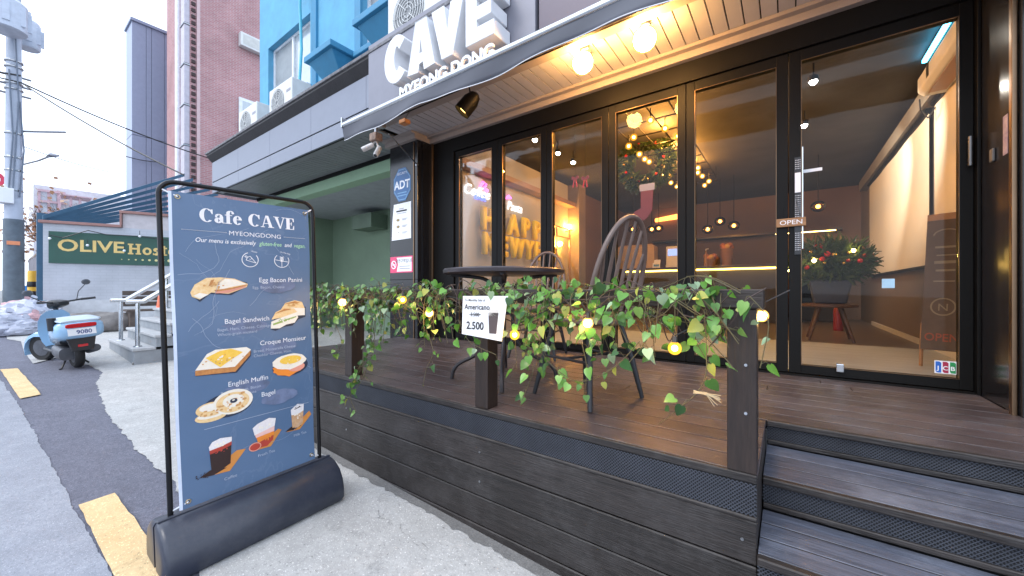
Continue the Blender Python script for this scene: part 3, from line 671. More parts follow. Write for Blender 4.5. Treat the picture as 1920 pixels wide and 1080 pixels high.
rf.build('raffia_tie', mat('raffia', (.5, .38, .22), .7), IV)
SL = thing('string_lights', 'black string of small round warm bulbs threaded through the ivy', 'string lights', (-1.5, 1.4, .55))
bulb_w = glow('warm_bulb', (1, .62, .2), 16); halo_w, halo_d = halo_shell('halo_warm', (1, .5, .1), 1.1, .55), halo_shell('halo_amber', (1, .5, .04), .8, .7)
bp = [((642, 567), 1), ((755, 562), 0), ((805, 587), 1), ((965, 628), 0), ((1102, 606), 1), ((1265, 653), 0), ((1428, 592), 1), ((560, 575), 1)]
cab = []
for (a, c), br in sorted(bp):
    p = onY(a, c, 1.365 if a < 1400 else 1.6)
    rb = .022 if a > 700 else .027; BU = MB().ball(p, rb, 12).build('bulb', halo_w if br else halo_d, SL, True); MB().ball(p, rb*(.78 if br else .5), 10).build('filament', bulb_w, BU, True); lamp(SL, p+Vector((0, -.04, -.01)), .45 if br else .3, (1, .6, .2))
    MB().tube([p+Vector((0, .0, .014)), p+Vector((0, .004, .04))], [.009, .008], 8).build('socket', softblack, SL, True)
    cab += [p+Vector((-.08, .06, .1)), p+Vector((0, .006, .042)), p+Vector((.08, .06, .09))]
MB().tube(cab, .0025, 6).build('cable', softblack, SL, True)
PC = thing('price_card', 'white Americano price card hung on the railing among the ivy', 'sign', (-1.2, 1.42, .45))
c0, c1, c2, c3 = onY(868, 555, 1.36), onY(952, 555, 1.355), onY(866, 626, 1.35), onY(940, 640, 1.345)
b = MB(); b.hexa([c2, c3, c3+Vector((0, .003, 0)), c2+Vector((0, .003, 0))], [c0, c1, c1+Vector((0, .003, 0)), c0+Vector((0, .003, 0))]); b.build('card', white, PC)
ux, uy = (c1-c0), (c0-c2); Wd, Hd = ux.length, uy.length
uy = uy-ux*(uy.dot(ux)/ux.length_squared)
ink = mat('ink', (.02, .02, .025), .6)
def cm(u, v, d=.002): return frame(c2+(c3-c2)*u+(c0-c2)*v+Vector((0, -d, 0)), ux, uy)
text('To Monthly Sale of', .017, 'lettering', ink, PC, cm(.06, .87), align='LEFT', bold=.005)
text('Americano', .036, 'lettering', ink, PC, cm(.06, .66), align='LEFT', bold=.012); text('3.500', .026, 'lettering', ink, PC, cm(.22, .5), align='LEFT', bold=.01)
MB().box(-.002, .072, .007, .01, 0, .0004, cm(.2, .5)).build('strike_line', ink, PC)
text('2.500', .05, 'lettering', ink, PC, cm(.12, .16), align='LEFT', bold=.02)
cupm = [mat('cup_print', (.07, .05, .05), .5), mat('cup_foam', (.6, .55, .5), .5)]
MB().flat([(-.022, 0), (.02, 0), (.03, .095), (-.03, .095)], 0, cm(.8, .15)).build('cup_picture', cupm[0], PC); MB().flat([(-.03, 0), (.03, 0), (.026, .03), (-.024, .032)], 0, cm(.8, .58)).build('cup_picture', cupm[1], PC)
# ================================================================== BANNER STAND
BS = thing('banner_stand', 'slate blue printed menu banner in black tube frame with weighted base', 'banner', (-2.24, .82, zg(-2.24, .82)))
BS.rotation_euler = (math.radians(1.6), 0, 0)
bz = BS.location.z
def bl(y, z, x=0): return (x, y, z)         # local, banner faces +x; BS marks local coordinates
BS['local'] = 1
gz = .0
tubem = mat('frame_tube', (.012, .012, .014), .35, .5)
hw = .335; top = 1.715; pts = [(0, -hw, .1), (0, -hw, top-.06)]
for i in range(1, 6): a = math.pi/2*i/6; pts.append((0, -hw+.06*(1-math.cos(a)), top-.06+.06*math.sin(a)))
pts += [(0, -hw+.06, top)]; pts += [(0, -y, z) for _, y, z in pts[::-1]]
MB().tube(pts, .0105, 12).build('frame_tube', tubem, BS, True)
basem = mat('base_plastic', (.024, .029, .045), .33, dust=((.1, .1, .11), 5, .35), bump=.04, bs=150)
def half(sgn, dep, hgt):
    P = [(0, 0), (sgn*dep*.92, 0), (sgn*dep, .02), (sgn*dep*1.0, hgt*.3), (sgn*dep*.93, hgt*.55), (sgn*dep*.74, hgt*.8), (sgn*dep*.45, hgt*.95), (sgn*dep*.18, hgt), (0, hgt)]
    P = [(sgn*.013+x, z) for x, z in P]; secs = []
    for y, sc_ in ((-.392, .9), (-.384, .97), (-.372, 1), (.372, 1), (.384, .97), (.392, .9)): secs.append([(sgn*.013+(x-sgn*.013)*sc_, y, z*sc_+(.004 if sc_ < 1 else 0)) for x, z in P])
    b = MB().loft(secs); return b.build('base_tank', basem, BS, 50)
softblue = softblack
half(1, .165, .215); half(-1, .15, .205)
b = MB().box(.012, .03, -.385, .385, .214, .222); b.build('base_lip', basem, BS, bevel=.003)
for y in (-.26, -.2): MB().lathe([(.012, 0), (.012, .014)], 10, Matrix.Translation((.05, y, -.0))).build('foot', softblack, BS)
# vinyl sheet with a slight belly and curled left edge
bm_ = bpy.data.materials.new('banner_print'); bm_.use_nodes = True; n = bm_.node_tree.nodes; l = bm_.node_tree.links; p = n['Principled BSDF']
t = n.new('ShaderNodeTexCoord'); a1 = n.new('ShaderNodeTexNoise'); a1.inputs['Scale'].default_value = 3; a1.inputs['Detail'].default_value = 9; a1.inputs['Roughness'].default_value = .6
l.new(t.outputs['Object'], a1.inputs[0])
c_ = n.new('ShaderNodeMix'); c_.data_type = 'RGBA'; c_.inputs[6].default_value = (.072, .13, .235, 1); c_.inputs[7].default_value = (.12, .2, .33, 1); l.new(a1.outputs[0], c_.inputs[0])
vn = n.new('ShaderNodeTexNoise'); vn.inputs['Scale'].default_value = 1.9; vn.inputs['Detail'].default_value = 7; vn.inputs['Distortion'].default_value = .9; l.new(t.outputs['Object'], vn.inputs[0])
s1 = n.new('ShaderNodeMath'); s1.operation = 'SUBTRACT'; s1.inputs[1].default_value = .5; l.new(vn.outputs[0], s1.inputs[0]); s2 = n.new('ShaderNodeMath'); s2.operation = 'ABSOLUTE'; l.new(s1.outputs[0], s2.inputs[0])
s3 = n.new('ShaderNodeMapRange'); s3.inputs[1].default_value = 0; s3.inputs[2].default_value = .006; s3.inputs[3].default_value = .12; s3.inputs[4].default_value = 0; l.new(s2.outputs[0], s3.inputs[0])
mm = n.new('ShaderNodeMath'); mm.operation = 'MULTIPLY'; l.new(s3.outputs[0], mm.inputs[0]); a3 = n.new('ShaderNodeTexNoise'); a3.inputs['Scale'].default_value = 4; l.new(t.outputs['Object'], a3.inputs[0]); l.new(a3.outputs[0], mm.inputs[1])
d_ = n.new('ShaderNodeMix'); d_.data_type = 'RGBA'; l.new(mm.outputs[0], d_.inputs[0]); l.new(c_.outputs[2], d_.inputs[6]); d_.inputs[7].default_value = (.55, .62, .75, 1)
l.new(d_.outputs[2], p.inputs['Base Color']); p.inputs['Roughness'].default_value = .32
bw2, z0b, z1b = .298, .232, 1.668
def bx_(y, z): return .022+.004*math.sin(9*z+3*y)*(.4+abs(y)/bw2)+.006*math.sin(math.pi*(z-z0b)/(z1b-z0b))*(1-(y/bw2)**2)
b = MB(); ny, nz_ = 12, 24
b.add([(bx_(-bw2+2*bw2*i/ny, z0b+(z1b-z0b)*j/nz_), -bw2+2*bw2*i/ny, z0b+(z1b-z0b)*j/nz_) for j in range(nz_+1) for i in range(ny+1)],
      [(j*(ny+1)+i, j*(ny+1)+i+1, (j+1)*(ny+1)+i+1, (j+1)*(ny+1)+i) for j in range(nz_) for i in range(ny)])
BN = b.build('banner', bm_, BS, True)
hem = MB(); hem.add([(bx_(-bw2, z0b+(z1b-z0b)*j/nz_)+(.001 if q else -.004), -bw2-(.0 if q else .011), z0b+(z1b-z0b)*j/nz_) for j in range(nz_+1) for q in (0, 1)], [(2*j, 2*j+1, 2*j+3, 2*j+2) for j in range(nz_)])
hem.build('banner_edge', mat('vinyl_white', (.55, .6, .7), .4), BN, True)
for y, z in ((-bw2+.02, z1b-.022), (bw2-.02, z1b-.022), (-bw2+.02, z0b+.03), (bw2-.02, z0b+.03)):
    MB().tube([(bx_(y, z)+.002, y+.0085*math.cos(a*math.pi/7), z+.0085*math.sin(a*math.pi/7)) for a in range(14)], .0025, 6, closed=True).build('eyelet', mat('brass', (.5, .4, .25), .3, 1), BN, True)
    up = z > 1; q = Vector((0, math.copysign(hw, y), z+.035 if up else z-.03))
    MB().tube([(bx_(y, z)+.004, y, z), tuple(q)], .0035, 6).build('tie', printwhite, BN, True)
# print: u 0..1 left to right, v 0..1 bottom to top
def BM(u, v, d=.0016, rot=0):
    y = -bw2+2*bw2*u; z = z0b+(z1b-z0b)*v
    return frame((bx_(y, z)+d, y, z), (0, 1, 0), (0, 0, 1)) @ Matrix.Rotation(rot, 4, 'Z')
b = MB(); x = 0; M = BM(.16, .915) @ Matrix.Scale(.062, 4)
for ch in 'Cafe CAVE': x += serif(b, ch, M, x, .055, .22)
sx_ = .715*2*bw2/(x*.062); 
for i, v in enumerate(b.v): b.v[i] = (v[0], -bw2+.16*2*bw2+(v[1]+bw2-.16*2*bw2)*sx_, v[2])
b.build('lettering', printwhite, BN)
text('MYEONGDONG', .031, 'lettering', printwhite, BN, BM(.55, .877), sx=1.05)
for u0, u1 in ((.05, .34), (.77, .96)): MB().box(0, (u1-u0)*2*bw2, 0, .0018, 0, .0003, BM(u0, .884)).build('rule', printwhite, BN)
lg = mat('print_green', (.4, .7, .45), .5)
text('Our menu is exclusively', .0295, 'lettering', printwhite, BN, BM(.13, .848), align='LEFT', bold=.01, shear=.2, sx=.86)
text('gluten-free', .0295, 'lettering', lg, BN, BM(.572, .848), align='LEFT', bold=.01, shear=.2, sx=.82); text('and', .0295, 'lettering', printwhite, BN, BM(.775, .848), align='LEFT', bold=.01, shear=.2, sx=.85); text('vegan.', .0295, 'lettering', lg, BN, BM(.855, .848), align='LEFT', bold=.012, shear=.2, sx=.85)
def drape(o, d):
    for v in o.data.vertices: v.co.x = max(v.co.x, bx_(v.co.y, v.co.z)+d)
    return o
def ln(pts, wd, M, nm='icon', m=None, closed=False):
    b = MB(); n = len(pts); zc = 0
    for i in range(n if closed else n-1):
        a, c = Vector(pts[i]), Vector(pts[(i+1) % n]); d = (c-a).normalized(); q = Vector((-d.y, d.x))*wd/2; zc += .00002
        b.flat([tuple(a+q), tuple(a-q), tuple(c-q), tuple(c+q)], zc, M)
    return b.build(nm, m or printwhite, BN)
for u in (.5, .75):
    M = BM(u, .795); ln(arc(0, 0, .036, .036, 105 if u < .6 else 130, 400 if u < .6 else 390, 34), .0035, M)
M = BM(.5, .795); ln([(-.012, .012), (.0, .018), (.026, -.016), (-.018, -.002), (-.012, .012)], .0028, M); ln([(-.014, .008), (-.024, .016), (-.018, .02), (-.012, .014)], .0028, M); ln([(-.004, .004), (.004, .0)], .0022, M); ln([(.004, .008), (.008, .004)], .0022, M)
M = BM(.75, .795); ln([(-.033, .004), (.033, -.006)], .003, M); ln([(0, -.034), (0, .02)], .0028, M)
for k in range(4):
    for s in (-1, 1): ln([(0, -.006+k*.007), (s*.009, .001+k*.007)], .0035, M)
for u, tx_ in ((.53, 'VEGAN'), (.78, 'GLUTEN FREE')): text(tx_, .0085, 'lettering', printwhite, BN, BM(u, .822, rot=-.25), bold=.01)
vr = random.Random(21); vm = mat('print_vein', (.3, .37, .5), .45)
for k in range(17):
    u, v = vr.random(), vr.random(); a = vr.uniform(.3, 1.0)*vr.choice((1, 1, -1)); pts = [(0, 0)]; L = vr.uniform(.12, .5)
    for q in range(int(L/.02)):
        a += vr.gauss(0, .22); pts.append((pts[-1][0]+.02*math.cos(a), pts[-1][1]+.02*math.sin(a)))
    y_, z_ = -bw2+2*bw2*u, z0b+(z1b-z0b)*v; pts = [p for p in pts if abs(y_+p[0]) < bw2-.006 and z0b+.01 < z_+p[1] < z1b-.01]
    if len(pts) > 4: drape(ln(pts, vr.choice((.0007, .001, .0016)), BM(u, v, .0006), 'vein', vm), .0006)
FM = dict(bread=mat('food_bread', (.78, .5, .2), .5, col2=(.85, .66, .38), vs=75), crust=mat('food_crust', (.42, .16, .05), .5, col2=(.6, .28, .08), vs=75), cheese=mat('food_cheese', (.85, .5, .04), .5, col2=(.9, .62, .12), vs=60),
    pale=mat('food_pale', (.82, .76, .62), .5, col2=(.86, .82, .74), vs=66), grn=mat('food_green', (.3, .42, .1), .5), shade=mat('print_shade', (.02, .03, .06), .5), ham=mat('food_ham', (.7, .3, .22), .5), cof=mat('drink_coffee', (.03, .012, .01), .5), cred=mat('drink_red', (.45, .05, .03), .5),
    orange=mat('drink_orange', (.8, .25, .03), .5), ice=mat('drink_ice', (.72, .68, .68), .5, col2=(.82, .8, .8), vs=120), latte=mat('drink_latte', (.5, .27, .13), .5, col2=(.65, .42, .25), vs=54), wood=mat('drink_board', (.6, .24, .05), .5), pink=mat('drink_pink', (.8, .5, .45), .5))
def food(u, v, layers, s=1., rot=0.):
    for i, (mk, poly) in enumerate(layers):
        o = MB().flat([(a*s*1.12, c*s*1.12) for a, c in poly], 0, BM(u, v, .0016+.0004*i, rot)).build('food_picture', FM[mk], BN)
        for vv in o.data.vertices: vv.co.x = bx_(vv.co.y, vv.co.z)+.0016+.0004*i
def blob(cx, cy, rx, ry, n=24, j=.0, seed=0): return [(cx+rx*(1+j*noise.noise((math.cos(i*.6)*2, math.sin(i*.6)*2, seed)))*math.cos(2*math.pi*i/n), cy+ry*(1+j*noise.noise((math.cos(i*.6)*2, i*.3, seed+5)))*math.sin(2*math.pi*i/n)) for i in range(n)]
food(.28, .70, [('shade', [(-.098, -.03), (-.07, -.06), (-.035, -.028), (.04, -.036), (.105, .004), (.1, .02), (.0, .04), (-.09, 0)]), ('bread', [(-.1, -.02), (-.085, .012), (-.045, .04), (.005, .042), (.055, .036), (.105, .012), (.1, -.002), (.03, -.03), (-.03, -.022), (-.07, -.05), (-.095, -.038)]), ('pale', [(-.01, .008), (.02, .036), (.055, .032), (.1, .012), (.04, .0), (.0, -.012)]), ('crust', [(-.02, -.012), (.04, -.004), (.1, .01), (.1, .004), (.035, -.014), (-.015, -.02)]), ('ham', [(-.018, -.02), (.035, -.012), (.098, .004), (.094, -.002), (.03, -.026), (-.016, -.026)]), ('pale', [(-.092, -.034), (-.07, -.022), (-.04, -.03), (-.068, -.047)]), ('crust', [(-.03, .03), (-.018, .034), (-.028, .01), (-.04, .004)])])
food(.79, .60, [('shade', [(-.08, -.075), (-.06, -.085), (-.02, -.07), (.02, -.068), (.05, -.04), (.085, -.03), (.088, .02), (0, .03), (-.06, -.02)]), ('bread', [(-.03, .016), (-.01, .045), (.035, .056), (.07, .046), (.083, .012), (.02, .008)]), ('pale', [(-.028, .01), (.02, .02), (.083, .014), (.082, -.022), (.03, -.02)]), ('bread', [(-.075, -.03), (-.055, .004), (-.015, .022), (.03, .016), (.045, -.002), (0, -.02)]), ('pale', [(-.076, -.04), (-.05, -.03), (.04, -.004), (.048, -.03), (.03, -.055), (-.01, -.06), (-.04, -.075), (-.08, -.072)]), ('grn', [(-.07, -.05), (-.02, -.036), (.04, -.022), (.038, -.028), (-.02, -.046), (-.068, -.058)]), ('crust', [(-.02, .04), (.035, .052), (.06, .044), (.03, .042)]), ('crust', [(-.06, -.004), (-.015, .018), (.02, .014), (-.02, .006)])])
food(.29, .455, [('shade', [(-.1, -.052), (.045, -.066), (.1, -.002), (.104, .02), (0, 0)]), ('crust', [(-.1, -.03), (-.1, -.05), (.04, -.06), (.098, .004), (.1, .03), (.04, -.02)]), ('pale', [(-.1, -.028), (-.06, .034), (-.03, .048), (.085, .042), (.102, .028), (.038, -.038)]), ('cheese', [(-.065, .018), (-.015, .04), (.025, .044), (.07, .022), (.022, -.006), (-.015, -.03)])])
food(.79, .405, [('shade', blob(.004, -.016, .082, .046)), ('orange', blob(-.004, -.022, .075, .036, j=.3)), ('ham', blob(.03, -.024, .04, .022)), ('pale', blob(0, .008, .08, .036, j=.15)), ('cheese', blob(.004, .016, .05, .02))])
food(.29, .3, [('shade', blob(.012, -.002, .092, .054)), ('bread', blob(-.05, -.036, .055, .022)), ('pale', blob(-.052, -.03, .045, .013)), ('bread', blob(-.05, -.004, .052, .03)), ('pale', blob(-.055, .004, .035, .016)), ('pale', blob(.03, .008, .074, .054)), ('bread', blob(.028, .006, .062, .044)), ('pale', blob(.03, .012, .04, .028)), ('shade', blob(.03, .012, .014, .01))])
food(.25, .125, [('wood', [(-.07, -.058), (.03, -.07), (.095, .006), (.06, .012), (-.03, -.04)]), ('cof', [(-.08, -.056), (-.03, -.064), (.02, -.05), (-.04, -.038)]), ('cof', [(-.04, .04), (-.036, -.042), (.0, -.052), (.034, -.036), (.04, .052)]), ('cred', [(-.04, .054), (-.039, .03), (.0, .034), (.04, .044), (.041, .064)]), ('ice', [(-.042, .062), (-.04, .046), (0, .05), (.041, .06), (.042, .08), (.0, .088), (-.03, .08)])], .98)
food(.57, .155, [('wood', [(-.06, -.055), (.025, -.06), (.075, .004), (.06, .014), (-.03, -.04)]), ('cred', [(-.03, -.02), (-.02, -.05), (.01, -.052), (.036, -.03), (.04, .0)]), ('orange', [(-.036, .006), (-.03, -.024), (.04, -.008), (.042, .014)]), ('pink', [(-.042, .02), (-.037, .002), (.042, .01), (.044, .04)]), ('ice', [(-.05, .052), (-.043, .016), (.044, .034), (.05, .07), (.02, .08), (-.03, .066)]), ('ham', blob(-.042, -.038, .026, .02)), ('cred', blob(-.042, -.038, .021, .0155))], .98)
food(.85, .185, [('wood', [(-.055, -.056), (.01, -.062), (.07, -.002), (.06, .02), (-.02, -.04)]), ('cof', [(-.06, -.052), (-.02, -.056), (.02, -.044), (-.03, -.036)]), ('latte', [(-.03, .03), (-.026, -.042), (0, -.05), (.026, -.036), (.03, .036)]), ('ice', [(-.032, .05), (-.03, .022), (0, .018), (.03, .03), (.032, .064), (0, .072)]), ('cof', [(-.015, .05), (.01, .055), (.008, .051), (-.014, .046)])], .98)
fr2 = random.Random(31)
def specks(u, v, mk, n, rx, ry, r0, r1, d=.0046, cx=0, cy=0):
    b = MB()
    for k in range(n):
        a = fr2.random()*6.283; q = fr2.random()**.6; b.flat(blob(cx+rx*q*math.cos(a), cy+ry*q*math.sin(a), fr2.uniform(r0, r1), fr2.uniform(r0, r1)*.7, 7, .4, k), .00002*k, BM(u, v, d))
    o = b.build('food_detail', FM[mk], BN)
    for vv in o.data.vertices: vv.co.x += bx_(vv.co.y, vv.co.z)-bx_(-bw2+2*bw2*u, z0b+(z1b-z0b)*v)
    stuff(o)
FM['brown'] = mat('food_brown', (.55, .27, .08), .5, col2=(.68, .38, .14), vs=90); FM['cream'] = mat('food_cream', (.86, .78, .62), .5, col2=(.9, .85, .75), vs=90)
specks(.28, .70, 'brown', 12, .05, .018, .003, .008, cx=-.03, cy=.012); specks(.28, .70, 'cream', 10, .04, .01, .003, .006, cx=.045, cy=.018)
specks(.79, .60, 'brown', 9, .03, .01, .003, .008, cx=.03, cy=.04); specks(.79, .60, 'cream', 10, .05, .012, .003, .006, cx=-.01, cy=-.05); specks(.79, .6, 'grn', 7, .05, .006, .002, .005, cx=-.01, cy=-.038)
specks(.29, .455, 'brown', 12, .09, .03, .002, .005); specks(.29, .455, 'cream', 8, .03, .015, .003, .006, cx=0, cy=.012); specks(.79, .405, 'cream', 8, .06, .02, .002, .006)
specks(.29, .3, 'brown', 22, .066, .046, .004, .011, cx=.033, cy=.009); specks(.29, .3, 'brown', 8, .04, .014, .003, .008, cx=-.06, cy=-.02); specks(.29, .3, 'cream', 12, .06, .04, .003, .008, .0049, cx=.033, cy=.009)
specks(.25, .125, 'cof', 16, .03, .016, .002, .0045, cx=-.07, cy=-.055); specks(.25, .125, 'cream', 10, .03, .01, .003, .006, cx=0, cy=.066); specks(.25, .125, 'cred', 8, .03, .008, .002, .006, cx=0, cy=.035)
specks(.57, .155, 'pale', 9, .03, .014, .003, .007, cx=0, cy=.05); specks(.57, .155, 'orange', 9, .03, .014, .003, .007, cx=0, cy=-.012); specks(.85, .185, 'cream', 8, .022, .016, .003, .006, cx=0, cy=.01); specks(.85, .185, 'cof', 6, .018, .006, .002, .004, cx=0, cy=.058)
ghost = mat('print_ghost', (.13, .17, .28), .45, var=.3, vs=14)
for (hd, sub_, u, v, al) in (('Egg Bacon Panini', ['Egg, Bacon, Cheese'], .56, .715, 'LEFT'), ('Bagel Sandwich', ['Bagel, Ham, Cheese, Cabbage', 'Whole-grain mustard'], .30, .575, 'LEFT'), ('Croque Monsieur', ['Bread, Mozzarella Cheese', 'Cheddar Cheese, Ham'], .55, .487, 'LEFT'), ('English Muffin', ['Bread, Cheese, Bacon', 'Egg, Mustard Sauce'], .31, .36, 'LEFT'), ('Bagel', [], .55, .30, 'LEFT')):
    MB().flat(blob(.09, -.02, .09, .036, j=.3, seed=u*9), 0, BM(u, v, .0012)).build('print_patch', ghost, BN)
    text(hd, .034, 'lettering', printwhite, BN, BM(u, v, rot=.0), align=al, sx=.95)
    for k, s_ in enumerate(sub_): text(s_, .0195, 'lettering', mat('print_dim', (.42, .48, .6), .5), BN, BM(u-.05, v-.023-.0165*k, rot=.0), align=al)
for s_, u, v in (('Coffee', .31, .045), ('Fresh Tea', .58, .085), ('Milk Tea', .87, .115)): text(s_, .02, 'lettering', mat('print_dim', (.42, .48, .6), .5), BN, BM(u, v, rot=.0))
ln([(-.24, 0), (.24, .0)], .0018, BM(.55, .235), 'rule', MATS['print_dim'])
for o in BN.children:
    if o.name.split('.')[0] in ('lettering', 'icon', 'rule', 'print_patch'): drape(o, .0008 if o.name.startswith('print') else .0022)
# ================================================================== SIGN, AWNING, LAMPS
SG = thing('cafe_sign', 'grey sign panel with large white block letters CAVE above the awning', 'sign', (-2.7, 2.55, 2.4))
MB().box(-3.83, -1.6, 2.52, 2.598, 2.53, 3.36).build('panel', mat('sign_panel', (.2, .2, .235), .4, .2, var=.06), SG, bevel=.004)
MB().box(-1.58, 3.5, 2.54, 2.598, 2.53, 3.36).build('panel', mat('sign_panel_plum', (.11, .09, .115), .4, .2, var=.06), SG, bevel=.004)
def blk(ch, x, wd, zb, ht, y0, y1):
    st = wd*.36
    MY = Matrix(((1, 0, 0, x), (0, 0, 1, 0), (0, 1, 0, zb), (0, 0, 0, 1)))
    b = MB()
    def pr(P): b.prism([(a*wd, c*ht) for a, c in P], y0, y1, MY)
    if ch == 'C':
        A = arc(.5, .5, .5, .5, 42, 318, 22); Bq = arc(.54, .5, .12, .25, 42, 318, 22)
        n = len(A); P = A+Bq[::-1]
        vs = [(a*wd, c*ht, h) for h in (y0, y1) for a, c in A+Bq]; fs = []
        for i in range(n-1):
            fs += [(i, n+i, n+i+1, i+1), (2*n+i, 2*n+i+1, 3*n+i+1, 3*n+i), (i, i+1, 2*n+i+1, 2*n+i), (n+i, 3*n+i, 3*n+i+1, n+i+1)]
        fs += [(0, 2*n, 3*n, n), (n-1, 2*n-1, 4*n-1, 3*n-1)]
        b.add(vs, fs, MY)
    if ch == 'A':
        b.add(*(lambda o: o)(hole([(0, 0), (.38, 0), (.42, .15), (.58, .15), (.62, 0), (1, 0), (.7, 1), (.3, 1)], [(.455, .36), (.545, .36), (.5, .62)], wd, ht, y0, y1)), MY)
    if ch == 'V': pr([(0, 1), (.4, 1), (.5, .5), (.6, 1), (1, 1), (.67, 0), (.33, 0)])
    if ch == 'E': pr([(0, 0), (1, 0), (1, .26), (.4, .26), (.4, .38), (.9, .38), (.9, .62), (.4, .62), (.4, .74), (1, .74), (1, 1), (0, 1)])
    o = b.build('letter', white, SG, bevel=.006); return o
def hole(outer, inner, wd, ht, y0, y1):
    # letter A cut into quads round its triangular counter
    P = outer+inner; vs = [(a*wd, c*ht, h) for h in (y0, y1) for a, c in P]; N = len(P); o = 8
    tri = [(0, 1, 2, o), (0, o, o+2, 7), (7, o+2, 6), (o+2, o+1, 5, 6), (o+1, 3, 4, 5), (o, 2, 3, o+1)]
    fs = [q for q in tri]+[tuple(N+i for i in q[::-1]) for q in tri]
    fs += [(i, (i+1) % o, N+(i+1) % o, N+i) for i in range(o)]
    fs += [(o+i, N+o+i, N+o+(i+1) % 3, o+(i+1) % 3) for i in range(3)]
    return vs, fs
for ch, x0, x1 in (('C', -3.23, -2.87), ('A', -2.87, -2.5), ('V', -2.55, -2.16), ('E', -2.14, -1.84)): blk(ch, x0, x1-x0, 2.6, .46, 2.3, 2.515)
text('MYEONG DONG', .155, 'lettering', white, SG, frame((-2.42, 2.31, 2.425), (1, 0, 0), (0, 0, 1)), bold=.03, extrude=.012, sx=.98); MB().box(-3.0, -1.85, 2.33, 2.52, 2.44, 2.46).build('letter_rail', MATS['sign_panel'], SG)
awn = mat('awning_cloth', (.09, .095, .115), .75, var=.08, vs=3); 
AW = thing('awning', 'retracted dark grey fabric awning with silver front bar and hanging valance', 'awning', (-1, 2.3, 2.3))
MB().tube([(-3.87, 2.25, 2.385), (3.5, 2.25, 2.385)], .028, 14).build('front_bar', chrome, AW, True)
MB().box(-3.86, 3.5, 2.285, 2.4, 2.375, 2.43).build('cassette', mat('awning_case', (.05, .05, .055), .5), AW, bevel=.012)
MB().box(-3.885, -3.871, 2.22, 2.45, 2.35, 2.46).build('end_cap', chrome, AW, bevel=.006)
vlow = lerp([(p.x, p.z) for p in (onY(*q, 2.24) for q in ((639, 264), (748, 221), (787, 197), (874, 163), (975, 116), (1057, 81), (1162, 39), (1260, 2)))])
b = MB(); n_ = 180; vs = []
for i in range(n_+1):
    x = -3.89+7.4*i/n_; low = vlow(x)+.008*math.sin(x*4.3)
    for j in range(5):
        u = j/4; vs.append((x, 2.24-.012*math.sin(x*9+u*2)*u+.02*u*math.sin(x*2.7), 2.375+(low-2.375)*u))
b.add(vs, [(i*5+j, i*5+j+1, (i+1)*5+j+1, (i+1)*5+j) for i in range(n_) for j in range(4)]); V = b.build('valance', awn, AW, True)
so_ = V.modifiers.new('solid', 'SOLIDIFY'); so_.thickness = .003
MB().tube([Vector(vs[i*5+4])+Vector((0, -.001, 0)) for i in range(n_+1)], .0035, 6).build('piping', printwhite, AW, True)
MB().tube([(-3.7, 2.46, 2.42), (3.4, 2.46, 2.42)], .02, 10).build('roller_tube', mat('awning_roller', (.3, .25, .22), .5), AW, True)
for x in (-3.55, .9): MB().box(x-.03, x+.03, 2.46, 2.53, 2.36, 2.51).build('bracket', steel, AW, bevel=.006)
MB().tube([(-3.5, 2.55, 2.3), (-3.72, 3.13, 2.16)], .007, 8).build('stay_rod', steel, AW, True)
MB().lathe([(.02, 0), (.016, .02)], 10, frame((-3.72, 3.128, 2.16), (1, 0, 0), (0, 0, 1))).build('rod_plate', steel, AW)
halo_l = halo_shell('halo_flood', (1, .5, .1), 1.0, .45); lampon = glow('flood_bulb', (1, .5, .14), 120); lampdim = glow('spot_face', (1, .6, .15), 3.5)
def spot(label, p, aim, lit, group='spot lamps under the canopy'):
    p = Vector(p); t = thing('spot_lamp', label, 'lamp', p, group=group)
    d = Vector(aim).normalized(); x = d.cross(Vector((0, 0, 1))).normalized(); y = x.cross(d); M = Matrix(((x.x, y.x, d.x, p.x), (x.y, y.y, d.y, p.y), (x.z, y.z, d.z, p.z), (0, 0, 0, 1)))
    MB().tube([p-d*.03+Vector((0, 0, .02)), p-d*.03+Vector((0, 0, .1)), (p.x, p.y, SOF-.031)], .007, 8).build('arm', black, t, True)
    MB().lathe([(.035, 0), (.04, .012)], 14, Matrix.Translation((p.x, p.y, SOF-.043))).build('mount', steel, t, True)
    if lit:
        MB().lathe([(.022, -.1), (.03, -.095), (.034, -.05), (.03, -.045)], 14, M).build('socket', softblack, t, True)
        BU = MB().lathe([(.022, -.05), (.055, -.035), (.08, .0), (.088, .035), (.08, .075), (.055, .105), (.001, .12)], 24, M).build('bulb', halo_l, t, True); MB().ball(M @ Vector((0, 0, .035)), .078, 18).build('filament', lampon, BU, True)
    else:
        MB().lathe([(.025, -.13), (.05, -.11), (.075, -.04), (.078, .09), (.073, .09), (.066, .04)], 18, M).build('shade', black, t, 30)
        MB().lathe([(.066, .05), (.065, .056)], 18, M).build('lens', lampdim, t)
    return t
spot('black cylinder spot lamp under the canopy, tilted and dimly lit', (-2.36, 2.57, 2.3), (-.45, -.35, -.7), 0)
spot('bright warm bulb lamp under the canopy, nearer the CAVE letters', (-1.31, 2.8, 2.44), (-.1, -.5, -.5), 1)
spot('bright warm bulb lamp under the canopy, nearer the entrance door', (-.83, 2.8, 2.44), (0, -.5, -.5), 1)
SP = thing('flood_lamp', 'small orange flood lamp clamped under the awning roller', 'lamp', onY(755, 224, 2.6))
p = onY(757, 226, 2.6); MB().box(p.x-.06, p.x+.04, 2.58, 2.66, p.z-.03, p.z+.015).build('case', mat('lamp_orange', (.5, .2, .06), .5), SP, bevel=.008); MB().tube([p, (p.x+.02, 2.66, SOF-.035)], .006, 6).build('arm', steel, SP)
CC = thing('security_camera', 'cluster of two white bullet cameras on a junction bracket under the awning end', 'camera', onY(700, 262, 2.65))
